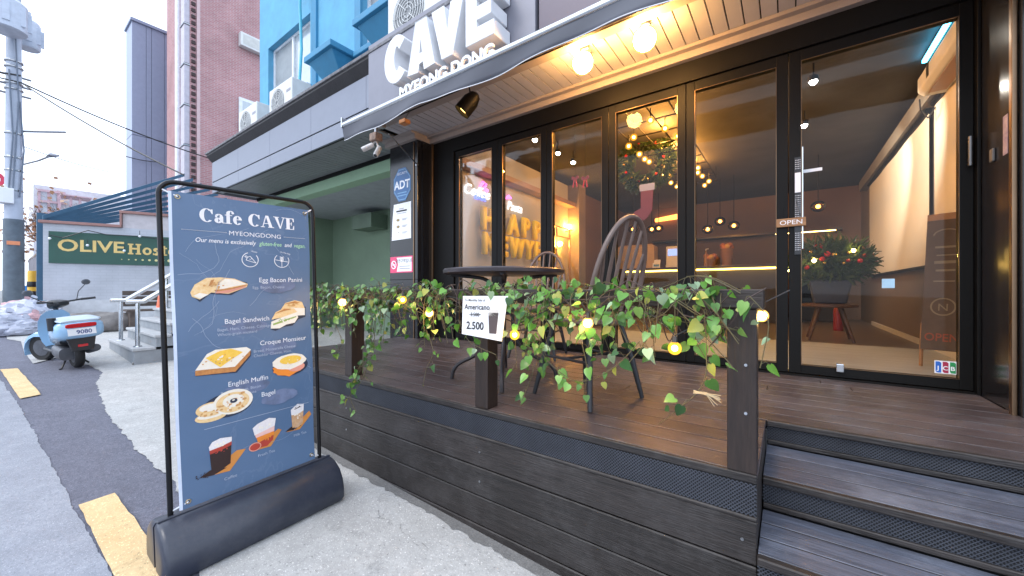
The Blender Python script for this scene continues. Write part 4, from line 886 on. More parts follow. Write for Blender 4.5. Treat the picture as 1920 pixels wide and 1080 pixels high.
p = onY(705, 262, 2.65); wc = mat('camera_white', (.6, .6, .6), .4)
MB().tube([(p.x, p.y, SOF-.031), p], .02, 10).build('bracket', steel, CC, True); MB().box(p.x-.06, p.x+.06, p.y-.05, p.y+.05, p.z-.02, p.z+.07).build('junction_box', mat('rusty', (.25, .17, .13), .7, var=.5, vs=20), CC, bevel=.01)
for q, d in ((onY(690, 276, 2.6), (-.5, -.6, -.45)), (onY(708, 284, 2.62), (.2, -.5, -.8))):
    d = Vector(d).normalized(); MB().tube([q-d*.07, q-d*.068, q+d*.06, q+d*.075], [.02, .03, .03, .026], 14).build('camera_body', wc, CC, True); MB().tube([q+d*.0755, q+d*.078], .02, 12).build('camera_lens', softblack, CC); MB().tube([q-d*.05, (p.x, p.y, p.z-.01)], .01, 8).build('camera_arm', wc, CC)
# ------------------------------------------------------------------ notices on the column
YCf = 3.1285
def colM(px, py): q = onY(px, py, YCf); return frame((q.x, YCf, q.z), (1, 0, 0), (0, 0, 1))
AD = thing('alarm_sticker', 'blue octagonal ADT alarm sticker on the black column', 'sticker', onY(754, 346, YCf))
adt = mat('alarm_blue', (.03, .12, .3), .4)
R8 = lambda r, k=1.25: [(r*math.cos(math.pi/8+math.pi/4*i), r*k*math.sin(math.pi/8+math.pi/4*i)) for i in range(8)]
M = colM(754, 346); r8 = (onY(771, 346, YCf).x-onY(738, 346, YCf).x)/2
MB().prism(R8(r8*1.04), -.001, .0012, M).build('backing', adt, AD); MB().prism(R8(r8*.96), .0012, .0016, M).build('border', mat('alarm_light', (.2, .4, .6), .4), AD); MB().prism(R8(r8*.92), .0016, .002, M).build('field', adt, AD)
text('ADT', r8*.82, 'lettering', printwhite, AD, M @ Matrix.Translation((0, -.05, .0024)), bold=.03, sx=1.05)
text('SECURITY', .045, 'lettering', printwhite, AD, M @ Matrix.Translation((0, .13, .0024)))
for i in range(2): MB().box(-.09, .09, -.11-.035*i, -.1-.035*i, .002, .0024, M).build('print_line', MATS['alarm_light'], AD)
NP = thing('notice_paper', 'white paper notice with small pictures taped to the black column', 'notice', onY(753, 414, YCf))
q0, q1 = onY(736, 452, YCf), onY(771, 377, YCf); M = frame((q0.x, YCf, q0.z), (1, 0, 0), (0, 0, 1)); W_, H_ = q1.x-q0.x, q1.z-q0.z
b = MB(); b.add([(0, 0, .012), (W_, .01, .002), (W_, H_, .002), (.03, H_-.005, .002), (0, H_*.5, .003)], [(0, 1, 2, 3, 4)], M); b.build('sheet', white, NP)
gi = mat('grey_ink', (.3, .3, .34), .6); gd = mat('picture_ink', (.3, .22, .1), .6)
MB().box(W_*.38, W_*.62, H_*.84, H_*.86, .003, .0034, M).build('print_line', gi, NP); MB().box(W_*.22, W_*.78, H_*.77, H_*.81, .003, .0034, M).build('print_line', ink, NP); MB().box(W_*.25, W_*.75, H_*.72, H_*.735, .003, .0034, M).build('print_line', gi, NP)
for k, v in enumerate((.55, .37, .19)):
    MB().prism(blob(W_*.32, H_*v, .03, .018, 12, .4, k), .0045, .005, M).build('picture', gd, NP)
    for j in range(3): MB().box(W_*.54, W_*(.82-.05*j), H_*(v+.02-.02*j), H_*(v+.027-.02*j), .0036, .004, M).build('print_line', gi, NP)
NS = thing('no_smoking_sticker', 'pink and white no smoking sticker low on the black column', 'sticker', onY(752, 496, YCf))
q0, q1 = onY(732, 512, YCf), onY(774, 479, YCf); M = frame((q0.x, YCf, q0.z), (1, 0, 0), (0, 0, 1)); W_, H_ = q1.x-q0.x, q1.z-q0.z
pk = mat('sticker_pink', (.7, .06, .16), .4)
MB().box(0, W_, 0, H_, 0, .0012, M).build('backing', pk, NS); MB().prism([(W_*.3, .015), (W_*.95, .015), (W_*.95, H_-.015), (W_*.3, H_-.015), (W_*.36, H_*.5)], .0012, .0016, M).build('field', printwhite, NS)
MC = M @ Matrix.Translation((W_*.16, H_*.5, .0018)); b = MB(); b.strip(arc(0, 0, .055, .055, 0, 360, 30), arc(0, 0, .042, .042, 0, 360, 30), MC); b.build('ring', printwhite, NS)
MB().flat([(-.035, .026), (.026, -.038), (.036, -.028), (-.025, .036)], .0003, MC).build('slash', printwhite, NS); MB().flat([(-.03, -.006), (.03, -.006), (.03, .006), (-.03, .006)], .0006, MC).build('cigarette', printwhite, NS)
text('금연구역입니다', .055, 'lettering', ink, NS, M @ Matrix.Translation((W_*.64, H_*.62, .002)), bold=.01)
for j in range(2): MB().box(W_*.42, W_*.88, H_*(.36-.14*j), H_*(.41-.14*j), .0017, .002, M).build('print_line', gi, NS)
# ================================================================== INSIDE THE CAFE
CT = thing('bar_counter', 'dark bar counter with glowing yellow strip under its top', 'counter', (-1.5, 8.4, 0))
MB().box(-2.9, .0, 8.3, 8.9, 0, .98).build('body', mat('counter_dark', (.03, .025, .022), .4), CT, bevel=.01); MB().box(-3.0, .06, 8.2, 8.95, 1.02, 1.07).build('top', mat('counter_top', (.06, .04, .03), .3), CT, bevel=.006)
MB().box(-2.95, .0, 8.23, 8.25, .985, 1.015).build('light_strip', glow('strip_yellow', (1, .6, .08), 6), CT); MB().box(-.1, .02, 8.27, 9.6, .0, 1.0).build('return', MATS['counter_dark'], CT)
cardm = mat('cardboard', (.5, .34, .2), .7); 
def onc(name, lab, cat, px0, px1, py0, y=8.5, h=.2, m=cardm, fn=None):
    a, c = onY(px0, 500, y), onY(px1, 500, y); top_ = onY((px0+px1)/2, py0, y).z; b = MB()
    t = thing(name, lab, cat, ((a.x+c.x)/2, y, 1.071)); z1 = max(1.12, top_); xm = (a.x+c.x)/2; wd = abs(c.x-a.x)/2
    if fn == 'box':
        MB().box(a.x, c.x, y-.15, y+.15, 1.071, z1-.05).build('body', m, t, bevel=.008); MB().hexa([(a.x, y-.15, z1-.049), (c.x, y-.15, z1-.049), (c.x, y+.15, z1-.049), (a.x, y+.15, z1-.049)], [(a.x+.08, y-.1, z1), (c.x-.08, y-.1, z1), (c.x-.08, y+.1, z1), (a.x+.08, y+.1, z1)]).build('lid', m, t, bevel=.006)
    if fn == 'mach':
        MB().box(a.x, c.x, y-.15, y+.2, 1.071, z1).build('body', m, t, bevel=.02); MB().box(a.x+.04, c.x-.04, y-.16, y-.151, 1.071+(z1-1.071)*.55, z1-.06).build('screen', mat('screen_blue', (.1, .15, .3), .3, emit=(.3, .4, .8), es=.6), t); MB().box(a.x+.02, c.x-.02, y-.26, y-.151, 1.071, 1.12).build('tray', m, t, bevel=.006)
    if fn == 'basket':
        MB().lathe([(wd*.7, 1.071), (wd, z1-.1), (wd*1.02, z1-.09), (wd*.95, z1-.1), (wd*.6, 1.09)], 18, Matrix.Translation((xm, y, 0))).build('bowl', m, t, True)
        for k in range(9): MB().ball((xm+wd*.6*math.cos(k*.7), y+wd*.6*math.sin(k*.7), z1-.07+.02*(k % 3)), .055, 8).build('fruit', mat('fruit%d' % (k % 3), [(.4, .14, .04), (.45, .26, .05), (.3, .1, .04)][k % 3], .4), t, True)
    if fn == 'bottle':
        MB().lathe([(.035, 1.071), (.037, 1.2), (.03, 1.26), (.013, 1.3), (.013, z1)], 12, Matrix.Translation((xm, y, 0))).build('body', m, t, True); MB().tube([(xm, y, z1), (xm, y, z1+.03), (xm+.05, y-.03, z1+.03)], .008, 6).build('pump', white, t)
    if fn == 'card': MB().hexa([(a.x, y-.03, 1.071), (c.x, y-.03, 1.071), (c.x, y-.025, 1.071), (a.x, y-.025, 1.071)], [(a.x, y+.02, z1), (c.x, y+.02, z1), (c.x, y+.025, z1), (a.x, y+.025, z1)]).build('card', white, t); MB().hexa([(a.x+.02, y-.0275, 1.1), (c.x-.02, y-.0275, 1.1), (c.x-.02, y-.027, 1.1), (a.x+.02, y-.027, 1.1)], [(a.x+.02, y-.0005, z1-.08), (c.x-.02, y-.0005, z1-.08), (c.x-.02, y, z1-.08), (a.x+.02, y, z1-.08)]).build('print', mat('card_blue', (.1, .25, .5), .5), t)
    return t
onc('pastry_box', 'long pale pastry box with peaked lid on the bar counter', 'box', 1160, 1230, 460, fn='box'); onc('coffee_machine', 'cream coffee machine with blue screen on the bar counter', 'machine', 1252, 1295, 462, fn='mach', m=offwhite)
onc('table_card', 'small standing card with blue print on the bar counter', 'card', 1224, 1238, 487, 8.35, fn='card'); onc('fruit_bowl', 'orange fruit bowl on the bar counter', 'bowl', 1318, 1348, 478, 8.45, m=mat('bowl_amber', (.2, .1, .05), .4), fn='basket')
onc('pump_bottle', 'slim amber pump bottle beside the fruit bowl', 'bottle', 1320, 1327, 470, 8.35, m=mat('amber', (.25, .12, .03), .2), fn='bottle'); onc('snack_basket', 'tall amber basket of goods on the bar counter end', 'basket', 1350, 1376, 458, 8.5, m=MATS['bowl_amber'], fn='basket')
CH = thing('drinks_cooler', 'dark drinks cooler with small red lights beside the bar counter', 'cooler', (.4, 9, 0))
MB().box(.12, .75, 9.3, 9.9, 0, 1.5).build('cabinet', MATS['counter_dark'], CH, bevel=.01); MB().box(.16, .71, 9.292, 9.299, .3, 1.4).build('pane', glass('cooler_glass', (.5, .5, .5), 1), CH)
rl = glow('red_led', (1, .1, .15), 5)
for k in range(4): MB().ball((.25+k*.07, 9.285, 1.02), .01, 6).build('indicator', rl, CH)
SH = thing('wall_shelf', 'long wall shelf with lit underside behind the bar', 'shelf', (-1, 10.2, 1.8)); MB().box(-2.8, .9, 10.0, 10.299, 1.82, 1.86).build('board', MATS['counter_top'], SH); MB().box(-.2, .8, 9.99, 9.998, 1.8, 1.815).build('light_strip', glow('shelf_strip', (1, .6, .15), 8), SH)
OB = thing('wall_lamp_bar', 'glowing orange bar lamp on the wall behind the bar', 'lamp', (-2.2, 10.25, 2)); a, c = onY(1228, 410, 10.2), onY(1275, 400, 10.2); MB().hexa([(a.x, 10.2, a.z-.08), (c.x, 10.2, c.z-.12), (c.x, 10.29, c.z-.12), (a.x, 10.29, a.z-.08)], [(a.x, 10.2, a.z), (c.x, 10.2, c.z), (c.x, 10.29, c.z), (a.x, 10.29, a.z)]).build('diffuser', glow('bar_orange', (1, .3, .05), 2.2), OB); MB().box(a.x-.03, a.x-.001, 10.2, 10.299, a.z-.09, a.z+.01).build('end_cap', black, OB)
BG = thing('bulb_grid', 'hanging wire grid set with warm round bulbs under the cafe ceiling', 'chandelier', (-1.4, 5, 2.4))
gb = MB()
for x in (-1.62, -1.4, -1.18, -.96): gb.tube([(x, 3.9, 2.5), (x, 7.4, 2.5)], .008, 6)
for k in range(10): gb.tube([(-1.62, 3.95+k*.38, 2.5), (-.96, 3.95+k*.38, 2.5)], .008, 6)
gb.build('wire_grid', black, BG)
for x, y in ((-1.6, 4.0), (-.98, 4.0), (-1.6, 7.3), (-.98, 7.3)): MB().tube([(x, y, 2.5), (x, y, 2.719)], .005, 6).build('hanger', black, BG)
gbulb = glow('grid_bulb', (1, .5, .1), 25); halo_g = halo_shell('halo_grid', (1, .4, .03), .7, .5)
for k in range(4):
    L = bpy.data.lights.new('bulb_light', 'POINT'); L.energy = 24; L.color = (1, .42, .08); L.shadow_soft_size = .03; lo = bpy.data.objects.new('bulb_light', L); COL.objects.link(lo); lo.parent = BG; lo.location = Vector((-1.3, 4.2+k*.85, 2.59))-BG.location; grng = random.Random(4)
for k in range(12):
    for x in (-1.5, -1.08):
        y = 4.1+k*.27+grng.uniform(-.08, .08); xx = x+grng.uniform(-.08, .08); z = 2.38+grng.uniform(-.03, .03)
        BU = MB().ball((xx, y, z), .04, 10).build('bulb', halo_g, BG, True); MB().ball((xx, y, z), .017, 8).build('filament', gbulb, BU, True); MB().tube([(xx, y, z+.03), (xx, y, 2.5)], .006, 6).build('bulb_cord', black, BG)
amber_glass = glass('amber_glass', (1, .75, .4), 1.2); pend = glow('pendant_filament', (1, .5, .1), 9)
for px, py, y, lab in ((1327, 430, 8.0, 'amber glass pendant lamp, lowest of the three over the bar'), (1350, 415, 8.2, 'amber glass pendant lamp, middle of the three over the bar'), (1376, 423, 8.0, 'amber glass pendant lamp over the bar end nearest the entrance'), (1534, 387, 7.6, 'amber glass pendant lamp above the decorated stool'), (1187, 430, 8.0, 'amber glass pendant lamp above the pastry box'), (1222, 430, 8.2, 'amber glass pendant lamp beside the one above the pastry box'), (1235, 428, 8.6, 'amber glass pendant lamp near the coffee machine')):
    p = onY(px, py, y); t = thing('pendant_lamp', lab, 'lamp', p, group='amber pendants over the bar')
    MB().ball(p, .1, 12, 1, 1, .85).build('shade', amber_glass, t, True); MB().ball(p, .03, 8).build('bulb', pend, t, True); MB().tube([p+Vector((0, 0, .085)), (p.x, p.y, 2.719)], .006, 6).build('cord', black, t)
# ceiling spots
spotw = glow('ceiling_spot', (1, .93, .82), 120)
for (px, py, lab) in ((1525, 153, 'white track spot under the dark ceiling, nearer the entrance door'), (1508, 235, 'white track spot under the dark ceiling, deeper in the room'), (1003, 262, 'white ceiling spot nearest the cream wall corner'), (1046, 287, 'small white ceiling spot on the curved cable'), (1075, 304, 'bright white ceiling spot at the end of the curved cable')):
    p = onZ(px, py, 2.55); t = thing('ceiling_spot', lab, 'lamp', (p.x, p.y, 2.55), group='white ceiling spots')
    MB().lathe([(.02, .06), (.04, .05), (.042, -.0), (.038, .0)], 14, Matrix.Translation((p.x, p.y, 2.55))).build('housing', softblack, t, True); MB().ball((p.x, p.y, 2.55), .03, 8).build('bulb', spotw, t, True); MB().tube([(p.x, p.y, 2.61), (p.x, p.y, 2.719)], .008, 6).build('stem', softblack, t)
    if px > 1400:
        L = bpy.data.lights.new('spot_beam', 'SPOT'); L.energy = 90; L.spot_size = math.radians(60); L.spot_blend = .8; L.color = (1, .9, .75); L.shadow_soft_size = .03
        lo = bpy.data.objects.new('spot_beam', L); COL.objects.link(lo); lo.parent = t; lo.location = (.03, 0, -.045); tgt = Vector((1.17, p.y+1.6, 1.9)); lo.rotation_euler = (tgt-Vector((p.x, p.y, 2.5))).to_track_quat('-Z', 'Y').to_euler()
# neon, balloons on the cream wall
def WX(px, py, x=-3.585): p = onX(px, py, x); return p
neonw, neonb, neonp, neony = glow('neon_white', (1, .93, .85), 1.3), glow('neon_blue', (.08, .12, 1), 1.6), glow('neon_pink', (1, .1, .8), 2.5), glow('neon_yellow', (1, .75, .25), 2)
def neon(name, lab, items, tubes=()):
    p = WX(*items[0][4]); t = thing(name, lab, 'neon sign', p)
    for s_, size, m, sh, (px, py) in items:
        q = WX(px, py); text(s_, size, 'tube_letter', m, t, frame(q, (0, 1, 0), (0, 0, 1)), extrude=.006, shear=sh, bold=-.008, align='LEFT')
    for pts, m in tubes: MB().tube([WX(*q) for q in pts], .012, 6).build('tube', m, t, True)
    for k in range(3): MB().tube([(-3.599, p.y+.1+.12*k, p.z+.05), (-3.586, p.y+.1+.12*k, p.z+.05)], .006, 6).build('clip', chrome, t)
    return t
neon('neon_sign', 'white and blue Coffee BAR neon sign with pink flourish on the cream wall', [('Coffee', .21, neonw, .35, (868, 360)), ('BAR', .14, neonb, .1, (889, 372))], [([(900, 352), (906, 341), (912, 346), (908, 353), (915, 357), (911, 362)], neonp)])
neon('neon_sign', 'white Pasta neon sign above the gold balloon letters', [('Pasta', .2, neonw, .2, (951, 392))], [([(950, 372), (954, 367), (958, 372)], neonp)])
gold = mat('gold_foil', (1, .66, .01), .3, .0, var=.1, bump=.4, bs=30)
def balloons(lab, s_, py, size, ys):
    for ch, y in zip(s_, ys):
        if ch == ' ': continue
        p = onX(940, py, -3.5); t = thing('foil_balloon', lab % ch, 'balloon', (-3.5, y, 1.2), group='gold foil balloon letters')
        text(ch, size, 'foil', gold, t, frame((-3.5, y, p.z), (0, 1, -.03), (0, .03, 1)), extrude=.012, bevel=.038, align='CENTER', bold=-.03, sx=.85)
        MB().tube([(-3.52, y, p.z+size*.68), (-3.598, y+.02, p.z+size*.8)], .002, 4).build('string', gi, t)
balloons('gold foil balloon letter %s in the upper row on the cream wall', 'HAPY', 435, .42, (4.22, 4.85, 5.2, 5.88)); balloons('gold foil balloon letter %s in the lower row on the cream wall', 'NEWR', 478, .4, (4.25, 4.6, 4.95, 6.1))
for ch, y, py, rw in (('P', 5.54, 435, 'second P of the upper row'), ('Y', 5.3, 478, 'Y of the lower row'), ('E', 5.56, 478, 'second E of the lower row'), ('A', 5.83, 478, 'A of the lower row')):
    p = onX(940, py, -3.5); t = thing('foil_balloon', 'gold foil balloon letter, %s on the cream wall' % rw, 'balloon', (-3.5, y, 1.2), group='gold foil balloon letters')
    text(ch, .41, 'foil', gold, t, frame((-3.5, y, p.z), (0, 1, -.03), (0, .03, 1)), extrude=.012, bevel=.038, bold=-.03, sx=.85); MB().tube([(-3.52, y, p.z+.28), (-3.598, y+.02, p.z+.33)], .002, 4).build('string', gi, t)
RN = thing('ring_neon', 'oval yellow ring neon sign on the brown wall beyond the cream wall', 'neon sign', (-3.55, 7.5, 2)); q = onX(1090, 405, -3.57)
MB().tube([(q.x, q.y+.16*math.cos(i*math.pi/14), q.z+.16*math.sin(i*math.pi/14)) for i in range(28)], .016, 6, closed=True).build('ring', neony, RN, True); MB().tube([(q.x, q.y-.04, q.z-.05), (q.x, q.y+.04, q.z+.06), (q.x, q.y+.04, q.z-.05)], .01, 6).build('mark', neony, RN); MB().box(q.x-.04, q.x-.02, q.y-.14, q.y+.14, q.z-.14, q.z+.14).build('backing', brownwall, RN)
# free standing rack and warm wall lamps beyond the balloons
RK = thing('copper_rack', 'thin copper tube garment rack standing by the cream wall', 'rack', (-3.4, 6.4, 0)); cop = mat('copper', (.5, .25, .12), .3, 1)
for y in (6.0, 6.5): MB().tube([(-3.35, y, .002), (-3.35, y, 1.75)], .012, 8).build('upright', cop, RK)
MB().tube([(-3.35, 5.9, 1.75), (-3.35, 6.6, 1.75)], .012, 8).build('bar', cop, RK); MB().tube([(-3.35, 6.0, 1.58), (-3.35, 6.5, 1.58)], .01, 8).build('bar', cop, RK)
for px, py, lab in ((1050, 457, 'warm candle bulb wall lamp low on the cream wall'), (1067, 425, 'warm candle bulb wall lamp higher on the cream wall')):
    q = WX(px, py, -3.52); t = thing('wall_lamp', lab, 'lamp', q, group='candle wall lamps'); MB().ball(q, .045, 8).build('bulb', glow('candle', (1, .45, .07), 130), t, True); MB().tube([(q.x, q.y, q.z-.04), (q.x, q.y, q.z-.09), (-3.6, q.y, q.z-.09)], .01, 6).build('arm', bronze, t)
# Christmas wreath and ribbons
pine = leafmat('pine', (.03, .06, .02), (.07, .12, .04)); redm = mat('red_bauble', (.5, .02, .02), .25); goldb = mat('gold_bauble', (.8, .5, .1), .25, 1)
def needles(name, t, c, fn, n, L, seed):
    r = random.Random(seed); b = MB()
    for i in range(n):
        p = fn(r); d = (p-c).normalized()*.6+Vector((r.uniform(-1, 1), r.uniform(-1, 1), r.uniform(-1, 1))); d.normalize(); s = d.cross(Vector((r.random(), r.random(), r.random()))).normalized()*L*.13
        b.add([p-s, p+s, p+d*L+s*.3, p+d*L-s*.3], [(0, 1, 2, 3)])
    return stuff(b.build(name, pine, t))
def ringpt(c, R, rr):
    def fn(r):
        a = r.random()*6.283; b_ = r.random()*6.283; return Vector((c.x+(R+rr*math.cos(b_))*math.cos(a), c.y+rr*math.sin(b_), c.z+(R+rr*math.cos(b_))*math.sin(a)))
    return fn
WR = thing('christmas_wreath', 'large green Christmas wreath with gold lights hanging in the cafe', 'wreath', (-1.6, 5.6, 2)); c = onY(1210, 305, 5.6)
needles('needles', WR, c, ringpt(c, .28, .09), 1500, .11, 3)
for k in range(14): a = k*.45; MB().ball((c.x+.28*math.cos(a), c.y-.1, c.z+.28*math.sin(a)), .022, 6).build('ornament', goldb if k % 2 else redm, WR, True)
MB().tube([(c.x, c.y, c.z+.3), (c.x, c.y, 2.719)], .004, 5).build('cord', black, WR)
for px, py, lab in ((1078, 335, 'left'), (1097, 335, 'right')):
    q = onY(px, py, YF+.06); t = thing('red_ribbon', ('red ribbon bow hanging nearer the cream wall inside the third glass leaf' if lab == 'left' else 'red ribbon bow hanging nearer the bulb grid inside the third glass leaf'), 'decoration', q, group='red ribbon bows')
    for s in (-1, 1): MB().loft([[(q.x, q.y, q.z+.01), (q.x, q.y+.01, q.z), (q.x, q.y, q.z-.01)], [(q.x+s*.025, q.y, q.z+.03), (q.x+s*.025, q.y+.015, q.z+.01), (q.x+s*.025, q.y, q.z-.012)], [(q.x+s*.04, q.y, q.z+.02), (q.x+s*.04, q.y+.012, q.z+.008), (q.x+s*.04, q.y, q.z-.004)]]).build('loop', MATS['extinguisher_red'] if 'extinguisher_red' in MATS else mat('extinguisher_red', (.22, .015, .015), .3), t); MB().hexa([(q.x+s*.004, q.y, q.z-.01), (q.x+s*.016, q.y, q.z-.01), (q.x+s*.016, q.y+.003, q.z-.01), (q.x+s*.004, q.y+.003, q.z-.01)], [(q.x+s*.014, q.y, q.z-.09), (q.x+s*.03, q.y, q.z-.08), (q.x+s*.03, q.y+.003, q.z-.08), (q.x+s*.014, q.y+.003, q.z-.09)]).build('tail', redm, t)
    MB().tube([q, (q.x, q.y, 2.3)], .0015, 4).build('thread', black, t)
SK = thing('stocking_decal', 'red and white Christmas stocking sticker on the glass under the bulb grid', 'sticker', onY(1212, 390, YF)); M = frame(onY(1212, 385, YF+.0135)+Vector((0, 0, -.12)), (1, 0, 0), (0, 0, 1))
stm = glass('decal_red', (.55, .1, .1), .3); 
MB().prism([(-.05, .25), (.06, .25), (.05, .07), (.0, .0), (-.1, -.02), (-.13, .03), (-.1, .08), (-.05, .1)], -.0005, 0, M).build('stocking', mat('decal_red_ink', (.12, .02, .025), .5), SK); MB().prism([(-.06, .25), (.07, .25), (.07, .31), (-.06, .31)], -.0005, 0, M).build('cuff', mat('decal_white_ink', (.26, .22, .22), .5), SK)
for a, c_2 in ((-.02, .18), (.02, .12), (-.06, .04)): MB().prism([(a+.014*math.cos(k*math.pi/5)*(1 if k % 2 else .4), c_2+.014*math.sin(k*math.pi/5)*(1 if k % 2 else .4)) for k in range(10)], .0003, .0008, M @ Matrix.Translation((0, 0, -.0015))).build('star', MATS['decal_white_ink'], SK)
# decorated stool by the right wall
stw = mat('stool_wood', (.09, .045, .025), .4, var=.3, vs=8)
q = onZ(1588, 625, 0); sx0, sy0 = .42, 6.0
TS = thing('round_stool_table', 'low round wooden stool table holding the decorated pot', 'stool', (sx0, sy0, 0)); MB().lathe([(.26, .4), (.27, .41), (.27, .435), (.25, .44)], 24, Matrix.Translation((sx0, sy0, 0))).build('top', stw, TS, True)
for k in range(4): a = math.radians(45+90*k); MB().tube([(sx0+.14*math.cos(a), sy0+.14*math.sin(a), .4), (sx0+.29*math.cos(a), sy0+.29*math.sin(a), .002)], [.022, .014], 8).build('leg', stw, TS, True)
XP = thing('christmas_pot', 'dark blue pot with a bushy Christmas arrangement of red and gold baubles', 'plant', (sx0, sy0, .441)); MB().hexa([(sx0-.15, sy0-.13, .442), (sx0+.15, sy0-.13, .442), (sx0+.15, sy0+.13, .442), (sx0-.15, sy0+.13, .442)], [(sx0-.2, sy0-.17, .72), (sx0+.2, sy0-.17, .72), (sx0+.2, sy0+.17, .72), (sx0-.2, sy0+.17, .72)]).build('pot', mat('pot_blue', (.05, .06, .09), .4), XP, bevel=.02)
cc = Vector((sx0, sy0, .9)); 
def dome(r):
    d = Vector((r.gauss(0, 1), r.gauss(0, 1), r.gauss(0, .8))).normalized()*r.random()**.4; return Vector((cc.x+d.x*.38, cc.y+d.y*.3, cc.z+d.z*.27+.04))
needles('needles', XP, cc, dome, 1800, .13, 9); br = random.Random(2)
for k in range(26):
    a = br.uniform(2.9, 6.6); e = br.uniform(-.4, 1.1); p = Vector((cc.x+.4*math.cos(a)*math.cos(e), cc.y+.34*math.sin(a)*math.cos(e), cc.z+.02+.24*math.sin(e))); MB().ball(p, br.uniform(.018, .032), 8).build('bauble', redm if k % 3 else goldb, XP, True)
for k in range(3): a = 3.4+k*.9; MB().ball((cc.x+.4*math.cos(a), cc.y+.34*math.sin(a), cc.z-.05+.1*k), .02, 6).build('light', glow('fairy', (1, .6, .15), 25), XP, True)
# screens on the right wall, indoor unit, A-board
scr = mat('screen_cloth', (.72, .66, .56), .7, var=.03); 
for y0, y1, zb, lab in ((5.6, 9.0, .86, 'large cream roller screen covering the right wall'), (4.3, 5.42, .5, 'narrow cream roller screen panel near the glass front')):
    t = thing('roller_screen', lab, 'screen', (1.17, (y0+y1)/2, zb)); b = MB(); n_ = 14
    b.add([(1.17+.004*math.sin(i*1.3), y0+(y1-y0)*i/n_, z) for i in range(n_+1) for z in (zb, 2.4)], [(2*i, 2*i+2, 2*i+3, 2*i+1) for i in range(n_)]); b.build('cloth', scr, t, True)
    MB().box(1.15, 1.185, y0, y1, zb-.03, zb).build('bottom_bar', black, t); MB().tube([(1.165, y0, 2.43), (1.165, y1, 2.43)], .028, 10).build('roller', black, t, True)
AC = thing('indoor_air_conditioner', 'white wall air conditioner under the ceiling by the screens', 'air conditioner', (1.05, 5.1, 2.2))
b = MB(); b.prism([(1.2, 2.4), (1.03, 2.4), (.99, 2.44), (.99, 2.57), (1.03, 2.6), (1.2, 2.6)], 4.0, 5.1, Matrix(((1, 0, 0, 0), (0, 0, 1, 0), (0, 1, 0, 0), (0, 0, 0, 1)))); b.build('case', offwhite, AC, bevel=.012)
MB().box(.988, .9895, 4.75, 4.82, 2.46, 2.56).build('display', softblack, AC); MB().box(1.04, 1.15, 4.1, 5.0, 2.393, 2.3985).build('louvre', mat('louvre', (.4, .25, .2), .5), AC)
for k in range(2): MB().box(1.0585, 1.0597, 4.35+k*.35, 4.6+k*.35, 2.63, 2.645).build('slot', softblack, AC)
MB().tube([(1.0, 5.08, 2.38), (1.02, 5.15, 2.3), (1.1, 5.3, 2.26), (1.18, 5.4, 2.4)], .006, 6).build('cable', softblack, AC, True)
MB().box(1.06, 1.2, 4.0, 5.08, 2.601, 2.71).build('cyan_glow_panel', glow('painted_cyan_light', (.12, .55, .75), .5), AC)  # panel glows by itself to stand for cyan light falling on it
GL = thing('blue_strip_light', 'cyan strip light glowing above the air conditioner', 'lamp', (1.1, 4.6, 2.5)); MB().box(1.0, 1.03, 4.0, 5.0, 2.675, 2.7).build('tube', glow('cyan', (.08, .6, 1), 8), GL); MB().box(1.0, 1.03, 4.0, 5.0, 2.701, 2.718).build('base', softblack, GL)
AB = thing('chalk_menu_board', 'tall leaning chalk menu board with OPEN lettering by the glass', 'sign', (.95, 3.95, 0)); bw_ = mat('board_frame', (.4, .2, .08), .5); cb = mat('chalkboard', (.13, .085, .055), .7, var=.2)
A0, A1 = Vector((.86, 4.35, .14)), Vector((1.06, 4.25, .14)); tp = Vector((.06, .1, 1.02)); nv = (A1-A0).cross(tp).normalized()*-.02
nrm = (A1-A0).cross(tp).normalized()
MB().hexa([A0, A1, A1-nrm*.025, A0-nrm*.025], [A0+tp, A1+tp, A1+tp-nrm*.025, A0+tp-nrm*.025]).build('panel', cb, AB); MB().hexa([A0+tp*1.001, A1+tp*1.001, A1+tp*1.001-nrm*.03, A0+tp*1.001-nrm*.03], [A0+tp*1.05, A1+tp*1.05, A1+tp*1.05-nrm*.03, A0+tp*1.05-nrm*.03]).build('head_rail', bw_, AB)
for s in (0, 1): P0 = A0.lerp(A1, s)-nrm*.012; MB().tube([(P0.x, P0.y, .003), P0+tp*.2], .012, 6).build('foot', bw_, AB)
ck = mat('chalk', (.3, .23, .14), .7); cr = mat('chalk_red', (.36, .09, .045), .7)
def AM(u, v): return frame(A0.lerp(A1, u)+tp*v+nrm*.002, A1-A0, tp)
text('OPEN', .085, 'lettering', cr, AB, AM(.5, .07), bold=.01, sx=.85)
MB().strip(arc(0, 0, .07, .07, 0, 360, 24), arc(0, 0, .06, .06, 0, 360, 24), AM(.5, .33)).build('ring', ck, AB); text('N', .08, 'lettering', ck, AB, AM(.5, .3)); 
for k, v in enumerate((.52, .6, .66, .72, .78)): MB().box(-.06+.01*(k % 2), .055, 0, .01+.006*(k % 3), 0, .0005, AM(.5, v)).build('chalk_line', ck, AB)
MB().strip(arc(0, 0, .075, .05, 0, 180, 14), arc(0, 0, .065, .042, 0, 180, 14), AM(.5, .88)).build('arch', ck, AB)
FE = thing('fire_extinguisher', 'red fire extinguisher on the floor behind the stool', 'extinguisher', (.62, 7.4, 0)); MB().lathe([(.06, .002), (.06, .3), (.045, .35), (.015, .37), (.015, .4)], 14, Matrix.Translation((.62, 7.4, 0))).build('cylinder', mat('extinguisher_red', (.22, .015, .015), .3), FE, True); MB().box(.6, .64, 7.32, 7.46, .4, .43).build('handle', black, FE)
EL = None
